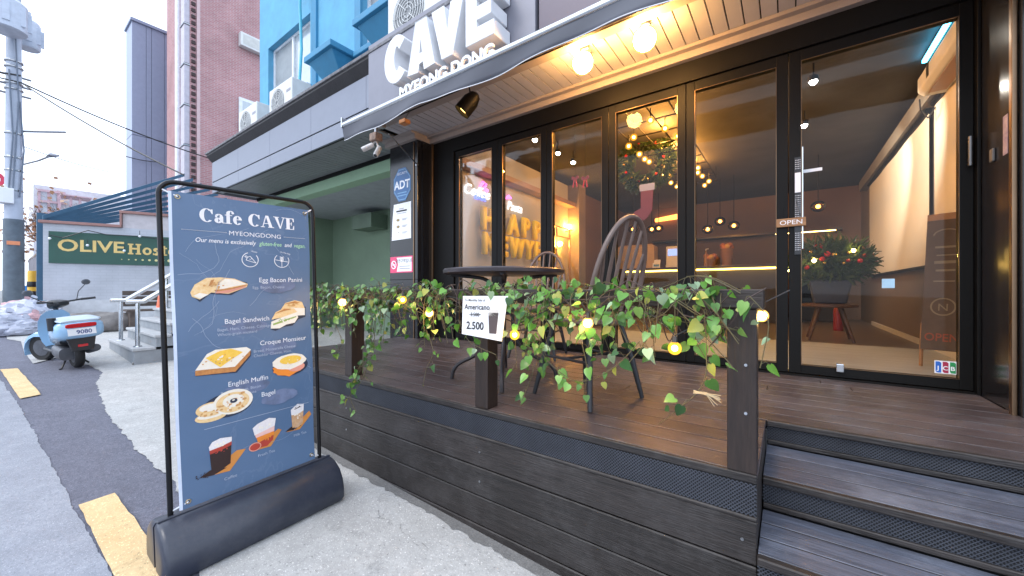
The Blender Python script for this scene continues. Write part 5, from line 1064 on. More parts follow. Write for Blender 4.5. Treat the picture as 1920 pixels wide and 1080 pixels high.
# ================================================================== BLUE BUILDING ABOVE THE CAFE
bluew = mat('blue_render', (.1, .33, .5), .75, var=.14, vs=2.5, bump=.15, bs=30); blued = mat('blue_trim', (.04, .22, .38), .6, var=.1)
BB = thing('blue_building', 'bright blue rendered apartment block rising above the cafe canopy', 'building', (-4, 3.45, 3.31))
WIN = [(-8.7, -6.95), (-5.35, -4.3), (-2.6, -1.2)]
def bwall(x0, x1, z0, z1): MB().box(x0, x1, 3.4, 3.6, z0, z1).build('wall', bluew, BB)
xs_ = [-9.12]
for a, c in WIN: xs_ += [a, c]
xs_.append(3.6)
for i in range(0, len(xs_), 2): bwall(xs_[i], xs_[i+1], 3.312, 9)
for a, c in WIN: bwall(a, c, 3.312, 4.28); bwall(a, c, 5.6, 9)
MB().box(-9.12, -9.0, 3.601, 9, 3.312, 9).build('wall', bluew, BB); MB().box(-9, 3.6, 8.9, 9, 3.312, 9).build('wall', bluew, BB)
wf = mat('window_frame_white', (.7, .72, .74), .4); wg = mat('window_glass_pale', (.42, .47, .5), .08, var=.1, spec=.8); curt = mat('mesh_screen', (.25, .28, .3), .6)
for a, c in WIN:
    wv = MB(); wv.box(a, a+.05, 3.5, 3.56, 4.281, 5.599).box(c-.05, c, 3.5, 3.56, 4.281, 5.599).box(a+.05, c-.05, 3.5, 3.56, 4.281, 4.33).box(a+.05, c-.05, 3.5, 3.56, 5.55, 5.599).box((a+c)/2-.03, (a+c)/2+.03, 3.49, 3.57, 4.33, 5.55)
    W = wv.build('window', wf, BB); MB().box(a+.05, (a+c)/2-.03, 3.53, 3.535, 4.33, 5.55).build('pane', curt, W); MB().box((a+c)/2+.03, c-.05, 3.53, 3.535, 4.33, 5.55).build('pane', wg, W)
    MB().box(a-.08, c+.08, 3.3, 3.399, 4.2, 4.28).build('sill', blued, W, bevel=.01)
def hood(px, py, wd=.75):
    p = onY(px, py, 3.15); x0, x1 = p.x-wd/2, p.x+wd/2
    b = MB().box(x0, x1, 2.95, 3.399, p.z-.0, p.z+.09); b.hexa([(x0+.2, 3.25, p.z-.32), (x1-.2, 3.25, p.z-.32), (x1-.2, 3.399, p.z-.32), (x0+.2, 3.399, p.z-.32)], [(x0+.05, 3.0, p.z-.001), (x1-.05, 3.0, p.z-.001), (x1-.05, 3.399, p.z-.001), (x0+.05, 3.399, p.z-.001)]); b.build('bracket', blued, BB, bevel=.008)
hood(617, 113, .8); hood(716, 42, .8)
for px in (590, 672):
    p = onY(px, 60, 3.38); MB().box(p.x-.08, p.x+.08, 3.36, 3.399, 3.312, 9).build('pilaster', blued, BB)
HS = MB().tube([(-7.0, 3.3, 9), (-7.02, 3.27, 6.4), (-6.95, 3.22, 5.6), (-6.85, 3.2, 4.8), (-6.7, 3.1, 4.2), (-6.5, 3.0, 3.85)], .025, 8); tag(HS.build('drain_hose', mat('hose_teal', (.05, .35, .45), .5), smooth=True), 'teal hose hanging down the blue wall past the window', 'hose')
acw = mat('unit_white', (.62, .63, .62), .5, var=.08)
def acunit(label, x, y, z, s=1., face=0):
    t = thing('outdoor_air_conditioner', label, 'air conditioner', (x, y, z), face, 'outdoor air conditioner units', local=True)
    MB().box(-.4*s, .4*s, -.15*s, .15*s, .03, .58*s).build('case', acw, t, bevel=.015)
    for q in (-.3, .3): MB().box(q*s-.04, q*s+.04, -.16*s, .16*s, 0, .029).build('foot', acw, t)
    M = frame((-.08*s, -.151*s, .3*s), (1, 0, 0), (0, 0, 1)); MB().lathe([(.22*s, -.0), (.215*s, .004)], 24, M).build('fan_opening', mat('fan_grey', (.2, .21, .22), .6), t)
    g = MB()
    for r in (.05, .085, .12, .155, .19, .22): g.tube([M @ Vector((r*s*math.cos(i*math.pi/12), r*s*math.sin(i*math.pi/12), .012)) for i in range(24)], .004*s, 5, closed=True)
    for k in range(8): a = k*math.pi/4; g.tube([M @ Vector((.03*s*math.cos(a), .03*s*math.sin(a), .013)), M @ Vector((.22*s*math.cos(a), .22*s*math.sin(a), .013))], .004*s, 4)
    g.build('grille', acw, t); MB().box(.22*s, .36*s, -.153*s, -.1505*s, .38*s, .42*s).build('badge', gi, t); return t
a = onY(540, 190, 2.85); acunit('white outdoor air conditioner on the canopy below the nearer blue window', a.x, 2.88, 3.312)
a = onY(478, 228, 2.85); acunit('white outdoor air conditioner on the canopy end beside the brick building', a.x, 2.88, 3.312)
a = onY(795, 15, 2.85); u_ = acunit('large white outdoor air conditioner behind the CAVE letters', a.x, 2.88, 3.312, 1.15); text('LG', .11, 'lettering', gi, u_, frame((.3, -.176, .52), (1, 0, 0), (0, 0, 1)), bold=.01)
# ================================================================== RED BRICK BUILDING, METAL TOWER, WHITE HOUSE
XB = -18.
brick_s = brickmat('red_brick_side', (.5, .23, .24), (.56, .29, .29), (.56, .46, .46), bump=.3, axes='XZ')
brick_r = brickmat('red_brick', (.5, .23, .24), (.56, .29, .29), (.56, .46, .46), bump=.3)
RB = thing('brick_building', 'tall red brick building with white downpipes beyond the blue block', 'building', (XB, 5, 0))
y0 = onX(356, 300, XB).y
MB().box(XB-3.1, XB, y0+.03, 14, -.1, 22).build('wall', brick_r, RB); MB().box(XB-3.1, XB, y0, y0+.029, -.1, 22).build('wall', brick_s, RB)
x1_, x2_, y3 = onY(335, 300, y0-.1).x, onY(346, 300, y0-.1).x, y0+.1
pw_ = mat('pipe_white', (.75, .78, .85), .5)
MB().tube([(x1_, y0-.11, .0), (x1_, y0-.11, 22)], .1, 12).build('downpipe', pw_, RB, True); 
for k in range(12): MB().box(x2_-.22, x2_+.22, y0-.16, y0-.001, 1.5*k+.02, 1.5*k+1.44).build('duct_section', mat('duct_grey', (.45, .42, .47), .5), RB, bevel=.01); MB().box(x2_-.25, x2_+.25, y0-.19, y0-.001, 1.5*k+1.45, 1.5*k+1.49).build('duct_clip', steel, RB)
col_ = MB()
for k in range(90): col_.box(XB+.001, XB+.05, y3-.06, y3+.06, .2+k*.24, .32+k*.24)
stuff(col_.build('dentil_strip', mat('dentil_dark', (.05, .03, .03), .8), RB)); MB().box(XB+.001, XB+.03, y3+.1, y3+.2, 0, 22).build('corner_band', mat('band_pink', (.55, .4, .4), .7), RB)
def bwin(px0, py0, px1, py1, kind):
    a, c = onX(px0, py0, XB), onX(px1, py1, XB); b = MB()
    if kind: W = MB().box(XB+.001, XB+.25, a.y, a.y+1.2, c.z, a.z).build('cage', acw, RB, bevel=.02); MB().box(XB+.251, XB+.256, a.y+.08, a.y+1.12, c.z+.08, a.z-.08).build('cage_panel', mat('cage_panel', (.5, .5, .47), .5), W)
    else: W = MB().box(XB+.001, XB+.08, a.y, a.y+1.4, c.z, a.z).build('window', wf, RB, bevel=.01); MB().box(XB+.081, XB+.085, a.y+.12, a.y+1.28, c.z+.12, a.z-.12).build('pane', wg, W)
bwin(447, 62, 487, 105, 1); bwin(447, 182, 487, 265, 0)
TW = thing('metal_tower', 'slate blue metal clad building with vertical seams beyond the brick one', 'building', (-22.5, 4, 0)); towm = mat('blue_metal_clad', (.28, .32, .43), .45, .2, var=.05)
ya, yb_, zt = onX(247, 300, -22.5).y, 6.5, onX(237, 34, -22.5).z
sy = [ya, ya+.45, ya+.62, ya+1.05, ya+1.45, ya+1.6, yb_]
for a, c in zip(sy, sy[1:]):
    for z0, z1 in ((-.1, 3.6), (3.62, 7.2), (7.22, zt)): MB().box(-23.68, -22.5-.01*random.random(), a+.006, c-.006, z0, z1).build('cladding_panel', towm, TW, bevel=.004)
MB().box(-23.6, -22.53, ya+.02, yb_-.02, -.1, zt-.03).build('core', mat('tower_core', (.07, .08, .11), .6), TW)
MB().box(-23.75, -22.42, ya-.05, yb_, zt+.001, zt+.12).build('parapet_cap', towm, TW)
WH = thing('white_house', 'white flat roofed building with red framed porch far behind the hostel', 'building', (-34, 2, 0)); 
whm = mat('white_house_wall', (.62, .62, .66), .7); xw = -34.
a, c = onX(63, 345, xw), onX(200, 460, xw); MB().box(xw-5, xw, a.y, c.y+1.5, -.2, a.z).build('wall', whm, WH)
W = MB().box(xw+.001, xw+.05, onX(75, 0, xw).y, onX(105, 0, xw).y, onX(75, 400, xw).z, onX(75, 359, xw).z).build('window', mat('house_glass', (.55, .6, .66), .2), WH)
redf = mat('red_frame', (.55, .38, .42), .5)
for px in (73, 91, 109): y = onX(px, 0, xw).y; MB().box(xw+.06, xw+.14, y-.05, y+.05, onX(px, 410, xw).z, onX(px, 358, xw).z).build('frame_post', redf, WH)
for q, z in ((xw+.145, 358), (xw+.15, 378)): MB().box(q, q+.08, onX(70, 0, xw).y, onX(122, 0, xw).y, onX(80, z, xw).z-.06, onX(80, z, xw).z+.06).build('frame_rail', redf, WH)
MB().box(xw+.25, xw+1.6, onX(108, 0, xw).y, onX(165, 0, xw).y, onX(110, 373, xw).z, onX(110, 371, xw).z).build('porch_roof', redf, WH)
for px in (112, 133, 150): y = onX(px, 0, xw+1.4).y; MB().box(xw+1.35, xw+1.42, y-.05, y+.05, onX(px, 410, xw).z, onX(110, 374, xw).z-.01).build('porch_post', redf, WH)
# ================================================================== HOSTEL WALL
brick_w = brickmat('painted_brick', (.56, .58, .63), (.58, .6, .65), (.53, .55, .6), bump=.35, row=.075, bw=.22, axes='XZ')
HW = thing('hostel_wall', 'pale painted brick wall with coping and white plinth beside the hostel stairs', 'wall', (-14.6, 1, 0), math.atan2(.924, .383))
hd = Vector((.383, .924, 0)); H0 = Vector((-14.75, .78, 0)); HW.location = H0
hz = zg(-14.6, 1)
def HP(px, py, off=0): # local coords (along, out, z) on the wall plane
    r = Vector(ray(px, py)); nn = Vector((hd.y, -hd.x, 0)); t = ((H0-Vector((0, 0, 0))).dot(nn)+off)/r.dot(nn); p = Vector((0, 0, HC))+r*t
    return Vector(((p-H0).dot(hd), -off, p.z))
s1_ = HP(230, 420).x
ztl, ztr = HP(80, 418).z, HP(300, 405).z
MB().box(0, 4.6, 0, .3, hz+.5, ztl).build('wall', brick_w, HW); MB().box(s1_, 4.6, .001, .3, ztl+.001, ztl+.38).build('wall', mat('render_pink', (.5, .46, .47), .8), HW)
MB().box(-.01, 4.61, -.012, .31, hz-.1, hz+.499).build('plinth', mat('plinth_white', (.5, .51, .53), .7), HW); cop_ = mat('coping_red', (.3, .16, .14), .7)
MB().box(-.06, s1_-.01, -.07, .36, ztl+.002, ztl+.07).build('coping', cop_, HW, bevel=.008); MB().box(s1_-.05, 4.65, -.07, .36, ztl+.381, ztl+.45).build('coping', cop_, HW, bevel=.008); MB().box(s1_-.045, s1_-.006, -.06, .3, ztl+.071, ztl+.38).build('coping', cop_, HW)
OH = thing('hostel_banner', 'dark green banner reading OLIVE Hostel in gold on the painted brick wall', 'banner', H0, math.atan2(.924, .383)); OH['local'] = 1
B0, B1 = HP(91, 493, .03), HP(91, 433, .03); bx1 = 3.0
MB().box(B0.x, bx1, -.03, -.012, B0.z, B1.z).build('sheet', mat('banner_green', (.018, .075, .055), .55, var=.1), OH); bh = B1.z-B0.z
gold2 = mat('gold_print', (.65, .46, .16), .5)
def OM(x, z): return frame((x, -.033, z), (1, 0, 0), (0, 0, 1))
tl, tr = HP(108, 470, .033), HP(233, 473, .033)
cw2 = (tr.x-tl.x); o_ = text('OLIVE', bh*.52, 'lettering', gold2, OH, OM(0, 0), bold=.022, align='LEFT')
xsv = [v.co.x for v in o_.data.vertices]; mn, mxv = min(xsv), max(xsv); o_.data.transform(OM(tl.x, B0.z+bh*.4) @ Matrix.Diagonal((cw2/(mxv-mn), 1, 1, 1)) @ Matrix.Translation((-mn, 0, 0)) @ OM(0, 0).inverted())
b = MB(); x = 0; hs = HP(240, 475, .033).x; sc2 = bh*.36
M = OM(hs, B0.z+bh*.36) @ Matrix.Scale(sc2, 4)
for ch in 'Hostel': x += serif(b, ch, M, x, .12, .2)
b.build('lettering', gold2, OH)
for k in range(9): MB().prism(blob(0, 0, .012+.004*k, .012+.004*k, 10), 0, .002, OM(hs-.12+k*.135, B0.z+bh*.18)).build('dot', mat('dot_gold', (.6, .55, .25), .5), OH)
FL = thing('globe_string', 'sagging cable of small white globe bulbs over the hostel banner', 'string lights', H0, math.atan2(.924, .383)); FL['local'] = 1
cp = [HP(95, 441, .12), HP(118, 446, .12), HP(165, 432, .12), HP(200, 440, .12), HP(262, 443, .12), HP(330, 452, .12)]; MB().tube(cp, .012, 5).build('cable', softblack, FL)
for px, py in ((93, 447), (164, 460), (233, 470), (305, 475), (262, 443)): MB().ball(HP(px, py, .14), .03, 8).build('globe', printwhite, FL, True); q = HP(px, py, .14); MB().tube([q, (q.x, q.y, q.z+.15)], .006, 4).build('drop_wire', softblack, FL)
# slatted blue canopy over the hostel yard
PG = thing('slat_canopy', 'dark blue slatted sloping canopy above the hostel wall', 'canopy', (-14.5, 1.5, 2)); slat = mat('slat_blue', (.035, .1, .17), .5)
for k in range(7):
    A = onT(80+7*k, 411+3.2*k, 9.5+.25*k); Bp = onT(345+16*k, 331+9*k, 12.3+.3*k); d = (Bp-A).normalized(); up = Vector((0, 0, .1)); sd = d.cross(Vector((0, 0, 1))).normalized()*.03
    MB().hexa([A-sd, Bp-sd, Bp+sd, A+sd], [A-sd+up, Bp-sd+up, Bp+sd+up, A+sd+up]).build('slat', slat, PG)
q = onT(78, 411, 9.6); MB().box(q.x-.08, q.x+.08, q.y-.08, q.y+.08, zg(q.x, q.y), q.z+.15).build('post', slat, PG); q2 = onT(150, 432, 11.3); MB().hexa([q+Vector((-.04, 0, -.12)), q2+Vector((-.04, 0, -.12)), q2+Vector((.04, 0, -.12)), q+Vector((.04, 0, -.12))], [q+Vector((-.04, 0, -.01)), q2+Vector((-.04, 0, -.01)), q2+Vector((.04, 0, -.01)), q+Vector((.04, 0, -.01))]).build('rafter', slat, PG)
# ================================================================== HOSTEL STAIRS
stone = mat('stair_stone', (.4, .41, .42), .7, var=.14, vs=9, bump=.15); stoned = mat('stair_riser', (.26, .28, .3), .75, var=.14, vs=9, bump=.15)
HSX0, HSX1 = -9.06, -7.25
TS2 = thing('stone_stairs', 'grey stone stairs rising from the pavement towards the hostel', 'stairs', (-8.2, 1.6, -.4))
fy = [1.15, 1.365, 1.52, 1.7, 1.88]; fz = [-.2, -.03, .13, .29, .45]
for i, (y, z) in enumerate(zip(fy, fz)):
    y1 = 3.0; x1 = HSX1 if i == 0 else HSX1+.06
    MB().box(HSX0, x1, y+.02, y1, fz[i-1] if i else -.7, z-.04).build('riser', stoned, TS2, bevel=.004); MB().box(HSX0-.02, x1+.02, y, (fy[i+1]+.03) if i < 4 else y1, z-.039, z).build('tread', stone, TS2, bevel=.008)
HR = thing('stair_handrail', 'stainless tube handrail on the stone stairs, on the side towards the hostel wall', 'handrail', (-8.9, 1.25, -.2), group='stair handrails')
def hrail(t, x, y):
    r0, r1 = (x, y-.08, .44), (x, y+.06, .44); P = [(x, y+.06, .44), (x, y+1.3, 1.4)]
    MB().tube([(x, y-.12, .44), r1, P[1]], .034, 12).build('top_rail', chrome, t, True)
    for yy in (y, y+.55, y+1.1):
        zb = max(z for f, z in zip(fy, fz) if f <= yy+.001) if yy >= fy[0] else -.2; zt2 = .44 if yy < y+.06 else .44+(yy-y-.06)*.96/1.24
        MB().tube([(x, yy, zb+.001), (x, yy, zt2-.02)], .026, 12).build('baluster', chrome, t, True); MB().lathe([(.05, 0), (.045, .012)], 14, Matrix.Translation((x, yy, zb+.001))).build('flange', chrome, t, True)
hrail(HR, -8.62, 1.24)
HR2 = thing('stair_handrail', 'stainless tube handrail on the stone stairs, on the side towards the cafe', 'handrail', (-7.5, 1.25, -.2), group='stair handrails'); hrail(HR2, -7.45, 1.24)
tagm = mat('cone_orange', (.8, .13, .05), .5)
p = onG(283, 604); q = Vector((-9.6, 2.0, zg(-9.6, 2)))
CN = thing('traffic_cone', 'narrow orange traffic cone behind the stone stairs', 'cone', (-9.75, 1.95, zg(-9.75, 1.95))); MB().lathe([(.14, .03), (.04, .85), (.03, .86)], 14, Matrix.Translation((-9.75, 1.95, zg(-9.75, 1.95)))).build('cone_body', tagm, CN, True); MB().box(-9.95, -9.55, 1.75, 2.15, zg(-9.75, 1.95), zg(-9.75, 1.95)+.03).build('foot', tagm, CN)
BE = thing('slat_bench', 'weathered dark timber bench behind the stairs in front of the hostel wall', 'bench', (-11.3, 2.2, zg(-11.3, 2.2))); z_ = zg(-11.3, 2.2); bwd = mat('bench_wood', (.09, .07, .06), .7, var=.4, vs=9)
for k in range(4): MB().box(-11.6+.11*k, -11.5+.11*k, 1.7, 3.4, z_+.4, z_+.44).build('seat_slat', bwd, BE)
for k in range(3): MB().box(-11.68, -11.65, 1.7, 3.4, z_+.5+.12*k, z_+.6+.12*k).build('back_slat', bwd, BE)
for y in (1.75, 3.3): MB().box(-11.64, -11.2, y, y+.08, z_-.01, z_+.399).build('leg', bwd, BE)
def rock(name, lab, cat, x, y, r, sx, sy, sz, m, seed, grp=None):
    b = MB(); n = 14; pr = []
    b.ball((0, 0, 0), 1, n); vs = []
    for v in b.v:
        v = Vector(v); d = 1+.28*noise.noise(v*1.6+Vector((seed, 0, 0)))+.1*noise.noise(v*5+Vector((0, seed, 0)))+.05*noise.noise(v*11+Vector((0, seed, 0))); v = v*d; vs.append((x+v.x*r*sx, y+v.y*r*sy, zg(x, y)+max(-.02, v.z*r*sz+r*sz*.62)))
    b.v = vs; o = b.build(name, m, smooth=True); return tag(o, lab, cat, grp)
rk = mat('rock_grey', (.17, .16, .155), .9, var=.4, vs=5, bump=.6, bs=9)
rock('rock', 'long grey edging rock at the foot of the hostel wall', 'rock', -12.6, 1.35, .4, .7, 1.2, .5, rk, 3); rock('rock', 'blocky grey edging rock nearest the stairs', 'rock', -11.6, 1.55, .33, .8, 1.2, .7, rk, 8)
PB = MB(); p0, p1 = onG(248, 685), onG(345, 645); PB.hexa([p0, p1, p1+Vector((-.5, .05, 0)), p0+Vector((-.12, .02, 0))], [p0+Vector((0, 0, .03)), p1+Vector((0, 0, .03)), p1+Vector((-.5, .05, .04)), p0+Vector((-.12, .02, .03))])
tag(PB.build('ramp_plate', mat('ramp_plate', (.42, .4, .38), .6, var=.3, vs=6), bevel=.004), 'worn pale ramp plate on the pavement beside the stairs', 'ramp')
# ================================================================== UTILITY POLE, WIRES, SIGN
PX, PY = -17., .4; pz = zg(PX, PY)
UP = thing('utility_pole', 'pale concrete utility pole with transformers and dark wrapped foot', 'pole', (PX, PY, pz)); pm = mat('pole_concrete', (.42, .46, .54), .8, var=.08); pm2 = mat('pole_wrap', (.1, .13, .16), .6, var=.2)
MB().lathe([(.165, 2.601), (.14, 6), (.12, 12)], 18, Matrix.Translation((PX, PY, pz))).build('shaft', pm, UP, True); MB().lathe([(.19, 0), (.185, 2.6), (.17, 2.6)], 18, Matrix.Translation((PX, PY, pz))).build('foot_wrap', pm2, UP, True)
for z in (2.0, 3.35, 3.9, 4.25, 4.9, 6.1, 6.25, 6.7, 6.85): MB().lathe([(.163, z), (.17, z+.01), (.17, z+.04), (.163, z+.05)], 16, Matrix.Translation((PX, PY, pz))).build('band', steel, UP)
tm = mat('transformer_grey', (.46, .5, .58), .5)
q = onT(22, 100, 10.3)
def tank(px, pt, pb, r, dy):
    a, c = onT(px, pt, 10.3+dy), onT(px, pb, 10.3+dy); T = MB().lathe([(r*.9, c.z), (r, c.z+.03), (r, a.z), (r*.8, a.z+.08), (.02, a.z+.1)], 20, Matrix.Translation((a.x, a.y, 0))).build('transformer', tm, UP, True)
    for k in range(3): an = -1.2+k*.7; MB().tube([(a.x+r*.5*math.cos(an), a.y+r*.5*math.sin(an), a.z+.05), (a.x+r*.5*math.cos(an), a.y+r*.5*math.sin(an), a.z+.3)], [.05, .03], 8).build('bushing', tm, T, True)
    for k in range(8): an = k*.785; MB().box(a.x+r*math.cos(an)-.02, a.x+r*math.cos(an)+.02, a.y+r*math.sin(an)-.06, a.y+r*math.sin(an)+.06, c.z+.15, a.z-.1).build('fin', tm, T)
    MB().tube([(PX, PY, (a.z+c.z)/2), (a.x, a.y, (a.z+c.z)/2)], .05, 8).build('arm', steel, UP)
tank(10, 5, 58, .37, -.45); tank(52, 45, 92, .24, .5)
MB().box(PX-.1, PX+.28, PY-.3, PY+.0, pz+3.0, pz+3.4).build('meter_box', white, UP, bevel=.01)
for k, (a, z0, z1) in enumerate(((.3, 3.4, 8.2), (-.2, 3.0, 6.6), (.9, 3.2, 5.8))): MB().tube([(PX+.19*math.cos(a-.4), PY+.19*math.sin(a-.4), pz+z0), (PX+.2*math.cos(a+.1), PY+.2*math.sin(a+.1), pz+(z0+z1)/2), (PX+.17*math.cos(a-.3), PY+.17*math.sin(a-.3), pz+z1)], .016, 6).build('cable', mat('cable_grey', (.14, .17, .22), .6), UP)
MB().box(PX+.17, PX+.195, PY-.12, PY+.1, pz+1.9, pz+2.0).build('sticker', mat('orange_sticker', (.7, .25, .12), .5), UP)
MB().tube([(PX, PY, pz+5.0), (PX+.3, PY+.9, pz+5.2)], .03, 6).build('street_arm', steel, UP)
for k in range(3): MB().tube([(PX, PY-.5, pz+6.0+.25*k), (PX, PY+.3, pz+6.0+.25*k)], .03, 6).build('crossarm', steel, UP)
wirem = softblack
def wire(lab, A, Bp, sag, r=.012):
    r *= 1.5
    A, Bp = Vector(A), Vector(Bp); P = [A.lerp(Bp, i/14)+Vector((0, 0, -sag*4*(i/14)*(1-i/14))) for i in range(15)]; tag(MB().tube(P, r, 5).build('overhead_wire', wirem), lab, 'wire', 'overhead wires')
src = onT(40, 155, 10.3)
wire('overhead wire from the utility pole down to the canopy corner', src, onY(345, 328, 3.0), .1, .013); wire('overhead wire from the utility pole to the upper brick wall', src, onX(420, 305, XB), .15, .014)
wire('thin overhead wire crossing to the metal tower', onT(45, 275, 10.4), onX(235, 327, -22.4), .1, .008); wire('overhead wire leaving the utility pole up the street', src, (-17.5, -3.5, 6.4), .05, .013); wire('lower overhead wire leaving the utility pole up the street', onT(40, 142, 10.3), (-17.5, -3.5, 6.1), .05, .016); wire('short overhead wire stretched across the metal tower wall', onX(236, 293, -22.35), onX(300, 304, -22.35), .05, .012)
LP = thing('street_lamp', 'small grey street lamp head on an arm behind the utility pole', 'lamp', onT(95, 295, 16)); a, c = onT(72, 301, 16), onT(110, 292, 16); MB().tube([onT(27, 345, 16), onT(28, 312, 16), a, onT(90, 294, 16)], .04, 6).build('arm', steel, LP); MB().tube([onT(88, 294, 16), onT(97, 291, 16), c], [.04, .1, .04], 8).build('head', mat('lamp_grey', (.2, .22, .27), .5), LP, True); e = onT(27, 345, 16); MB().tube([(e.x, e.y, zg(e.x, e.y)), e], .07, 8).build('pole', pm, LP, True)
RS = thing('round_red_sign', 'round red and white traffic sign on a post at the street edge', 'sign', (-22, -.4, zg(-22, 0))); q = onT(-17, 335, 13); fr_ = frame(q, (.2, .98, 0), (0, 0, 1))
MB().lathe([(.3, -.012), (.3, .0)], 28, fr_).build('disc', mat('sign_red', (.6, .03, .08), .4), RS); MB().box(-.2, .2, -.05, .05, .001, .004, fr_).build('bar', printwhite, RS); MB().tube([(q.x-.03, q.y, zg(q.x, q.y)), (q.x-.03, q.y, q.z+.3)], .035, 10).build('post', chrome, RS, True); MB().box(-.25, .22, -.75, -.28, -.001, .006, fr_).build('plate', white, RS); MB().box(-.2, .17, -.6, -.42, .007, .009, fr_).build('plate_print', gi, RS)
# ================================================================== STREET CLUTTER BY THE POLE
def bag(lab, px, py, r, m, seed, tint=None):
    p = onG(px, py); b = MB(); b.ball((0, 0, 0), 1, 30); vs = []
    for v in b.v:
        v = Vector(v); d = 1+.25*noise.noise(v*1.5+Vector((seed, 0, 0)))+.14*noise.noise(v*4+Vector((0, seed, 0)))+.2*(.5-abs(noise.noise(v*5+Vector((0, 0, seed)))))+.1*(.5-abs(noise.noise(v*12+Vector((0, 0, seed))))); v = v*d
        zz_ = v.z*r*.7+r*.5; vs.append((p.x+v.x*r, p.y+v.y*r, zg(p.x, p.y)+max(.0, zz_)))
    b.v = vs; t = thing('rubbish_bag', lab, 'bag', p, group='rubbish bags by the pole'); b.build('sack', m, t, True); MB().tube([(p.x, p.y, zg(p.x, p.y)+r*1.1), (p.x+.02, p.y, zg(p.x, p.y)+r*1.3), (p.x+.06, p.y+.03, zg(p.x, p.y)+r*1.42)], [.05, .025, .06], 7).build('tie', m, t)
bgw = mat('bag_white', (.4, .42, .5), .35, var=.1, vs=9, bump=.5, bs=14); bgp = mat('bag_pink', (.45, .27, .29), .4, var=.2, vs=6, bump=.5, bs=14)
for i, (lab, px, py, r, m) in enumerate((('white rubbish bag nearest the road kerb edge', 14, 628, .34, bgw), ('white rubbish bag right beside the pole foot', 35, 618, .36, bgw), ('pinkish rubbish bag squeezed against the scooter front', 62, 624, .3, bgp), ('white rubbish bag on top of the pile behind the scooter', 60, 608, .45, bgw), ('small pale pink rubbish bag behind the pile', 48, 606, .42, bgp), ('small white rubbish bag between the pole and the scooter', 45, 627, .25, bgw))): bag(lab, px, py, r, m, i*3.3)
BC = tag(MB().box(-18.9, -18.4, .62, 1.1, zg(-18.6, .8), zg(-18.6, .8)+.75).build('crate', mat('crate_blue', (.02, .2, .55), .5), bevel=.03), 'blue plastic crate behind the rubbish bags', 'crate')
BO = thing('striped_bollard', 'yellow post wrapped with black bands behind the rubbish', 'bollard', (-16.2, .72, zg(-16.2, .7))); q = onT(60, 535, 9.9); 
MB().lathe([(.08, 0), (.08, 1.2), (.07, 1.22)], 14, Matrix.Translation((q.x, q.y, zg(q.x, q.y)))).build('post', mat('bollard_yellow', (.65, .4, .04), .5), BO, True); BO.location = (q.x, q.y, zg(q.x, q.y))
for ch in BO.children: ch.location = -BO.location
for z in (.55, .8): ch = MB().lathe([(.085, z), (.092, z+.02), (.092, z+.12), (.085, z+.14)], 14, Matrix.Translation((q.x, q.y, zg(q.x, q.y)))).build('band', softblack, BO, True)
GT = thing('red_gate_post', 'dark red metal gate frame with ragged tin roof beside the hostel wall', 'gate', (-15.6, .75, zg(-15.6, .75))); q = onT(76, 460, 9.9); zz0 = zg(q.x, q.y)
MB().box(q.x-.05, q.x+.05, q.y-.05, q.y+.05, zz0, q.z).build('post', mat('gate_red', (.28, .05, .07), .5), GT); q3 = onT(52, 475, 10.6); MB().hexa([q+Vector((0, 0, -.15)), q3+Vector((0, 0, -.25)), q3+Vector((-.6, .1, -.25)), q+Vector((-.6, .1, -.15))], [q+Vector((0, 0, -.1)), q3+Vector((0, 0, -.2)), q3+Vector((-.6, .1, -.1)), q+Vector((-.6, .1, .1))]).build('tin_roof', mat('tin', (.3, .24, .2), .7, var=.4), GT)
for k in range(5): a = q.lerp(q3, .15+.17*k); MB().box(a.x-.02, a.x+.02, a.y-.02, a.y+.02, zz0, a.z-.22).build('bar', mat('gate_grey', (.4, .38, .4), .5), GT)
RW = thing('red_brick_wall', 'low red brick wall at the far side of the street', 'wall', (-24, -.4, 0)); MB().box(-24.3, -24, -2.5, .15, -.3, 1.55).build('wall', brick_r, RW); MB().box(-24.35, -23.95, -2.5, .18, 1.551, 1.62).build('coping', cop_, RW)
YB = tag(MB().box(-17.6, -17.2, -.55, -.12, zg(-17.4, -.3), zg(-17.4, -.3)+.62).build('kerb_block', mat('block_yellow', (.7, .5, .05), .6), bevel=.03), 'yellow painted concrete block at the street edge by the pole', 'block')
# leafless shrub and far house seen behind the pole
SHB = thing('bare_shrub', 'bare twiggy shrub behind the utility pole', 'shrub', (-21, 1.3, zg(-21, 1.3))); r_ = random.Random(5); b = MB(); q = Vector((-21, 1.25, zg(-21, 1.25)))
def twg(p, d, L, r, dep):
    e = p+d*L; b.tube([p, e], [r, r*.65], 5)
    if dep:
        for k in range(3): nd = (d+Vector((r_.uniform(-.7, .7), r_.uniform(-.7, .7), r_.uniform(-.2, .5)))).normalized(); twg(p+d*L*r_.uniform(.6, 1), nd, L*.7, r*.6, dep-1)
twg(q, Vector((0, 0, 1)), 1.4, .06, 5); b.build('branches', mat('bark', (.12, .08, .07), .9), SHB)
lf = MB()
for i in range(400): p = Vector((-21+r_.gauss(0, .5), 1.25+r_.gauss(0, .5), 2.6+r_.gauss(0, .7))); s = .07; a = Vector((r_.uniform(-1, 1), r_.uniform(-1, 1), r_.uniform(-1, 1))).normalized()*s; c2_ = a.cross(Vector((r_.random(), r_.random(), r_.random()))).normalized()*s; lf.add([p-a, p+c2_, p+a, p-c2_], [(0, 1, 2, 3)])
stuff(lf.build('crown', leafmat('dry_leaf', (.25, .12, .06), (.35, .2, .12)), SHB))
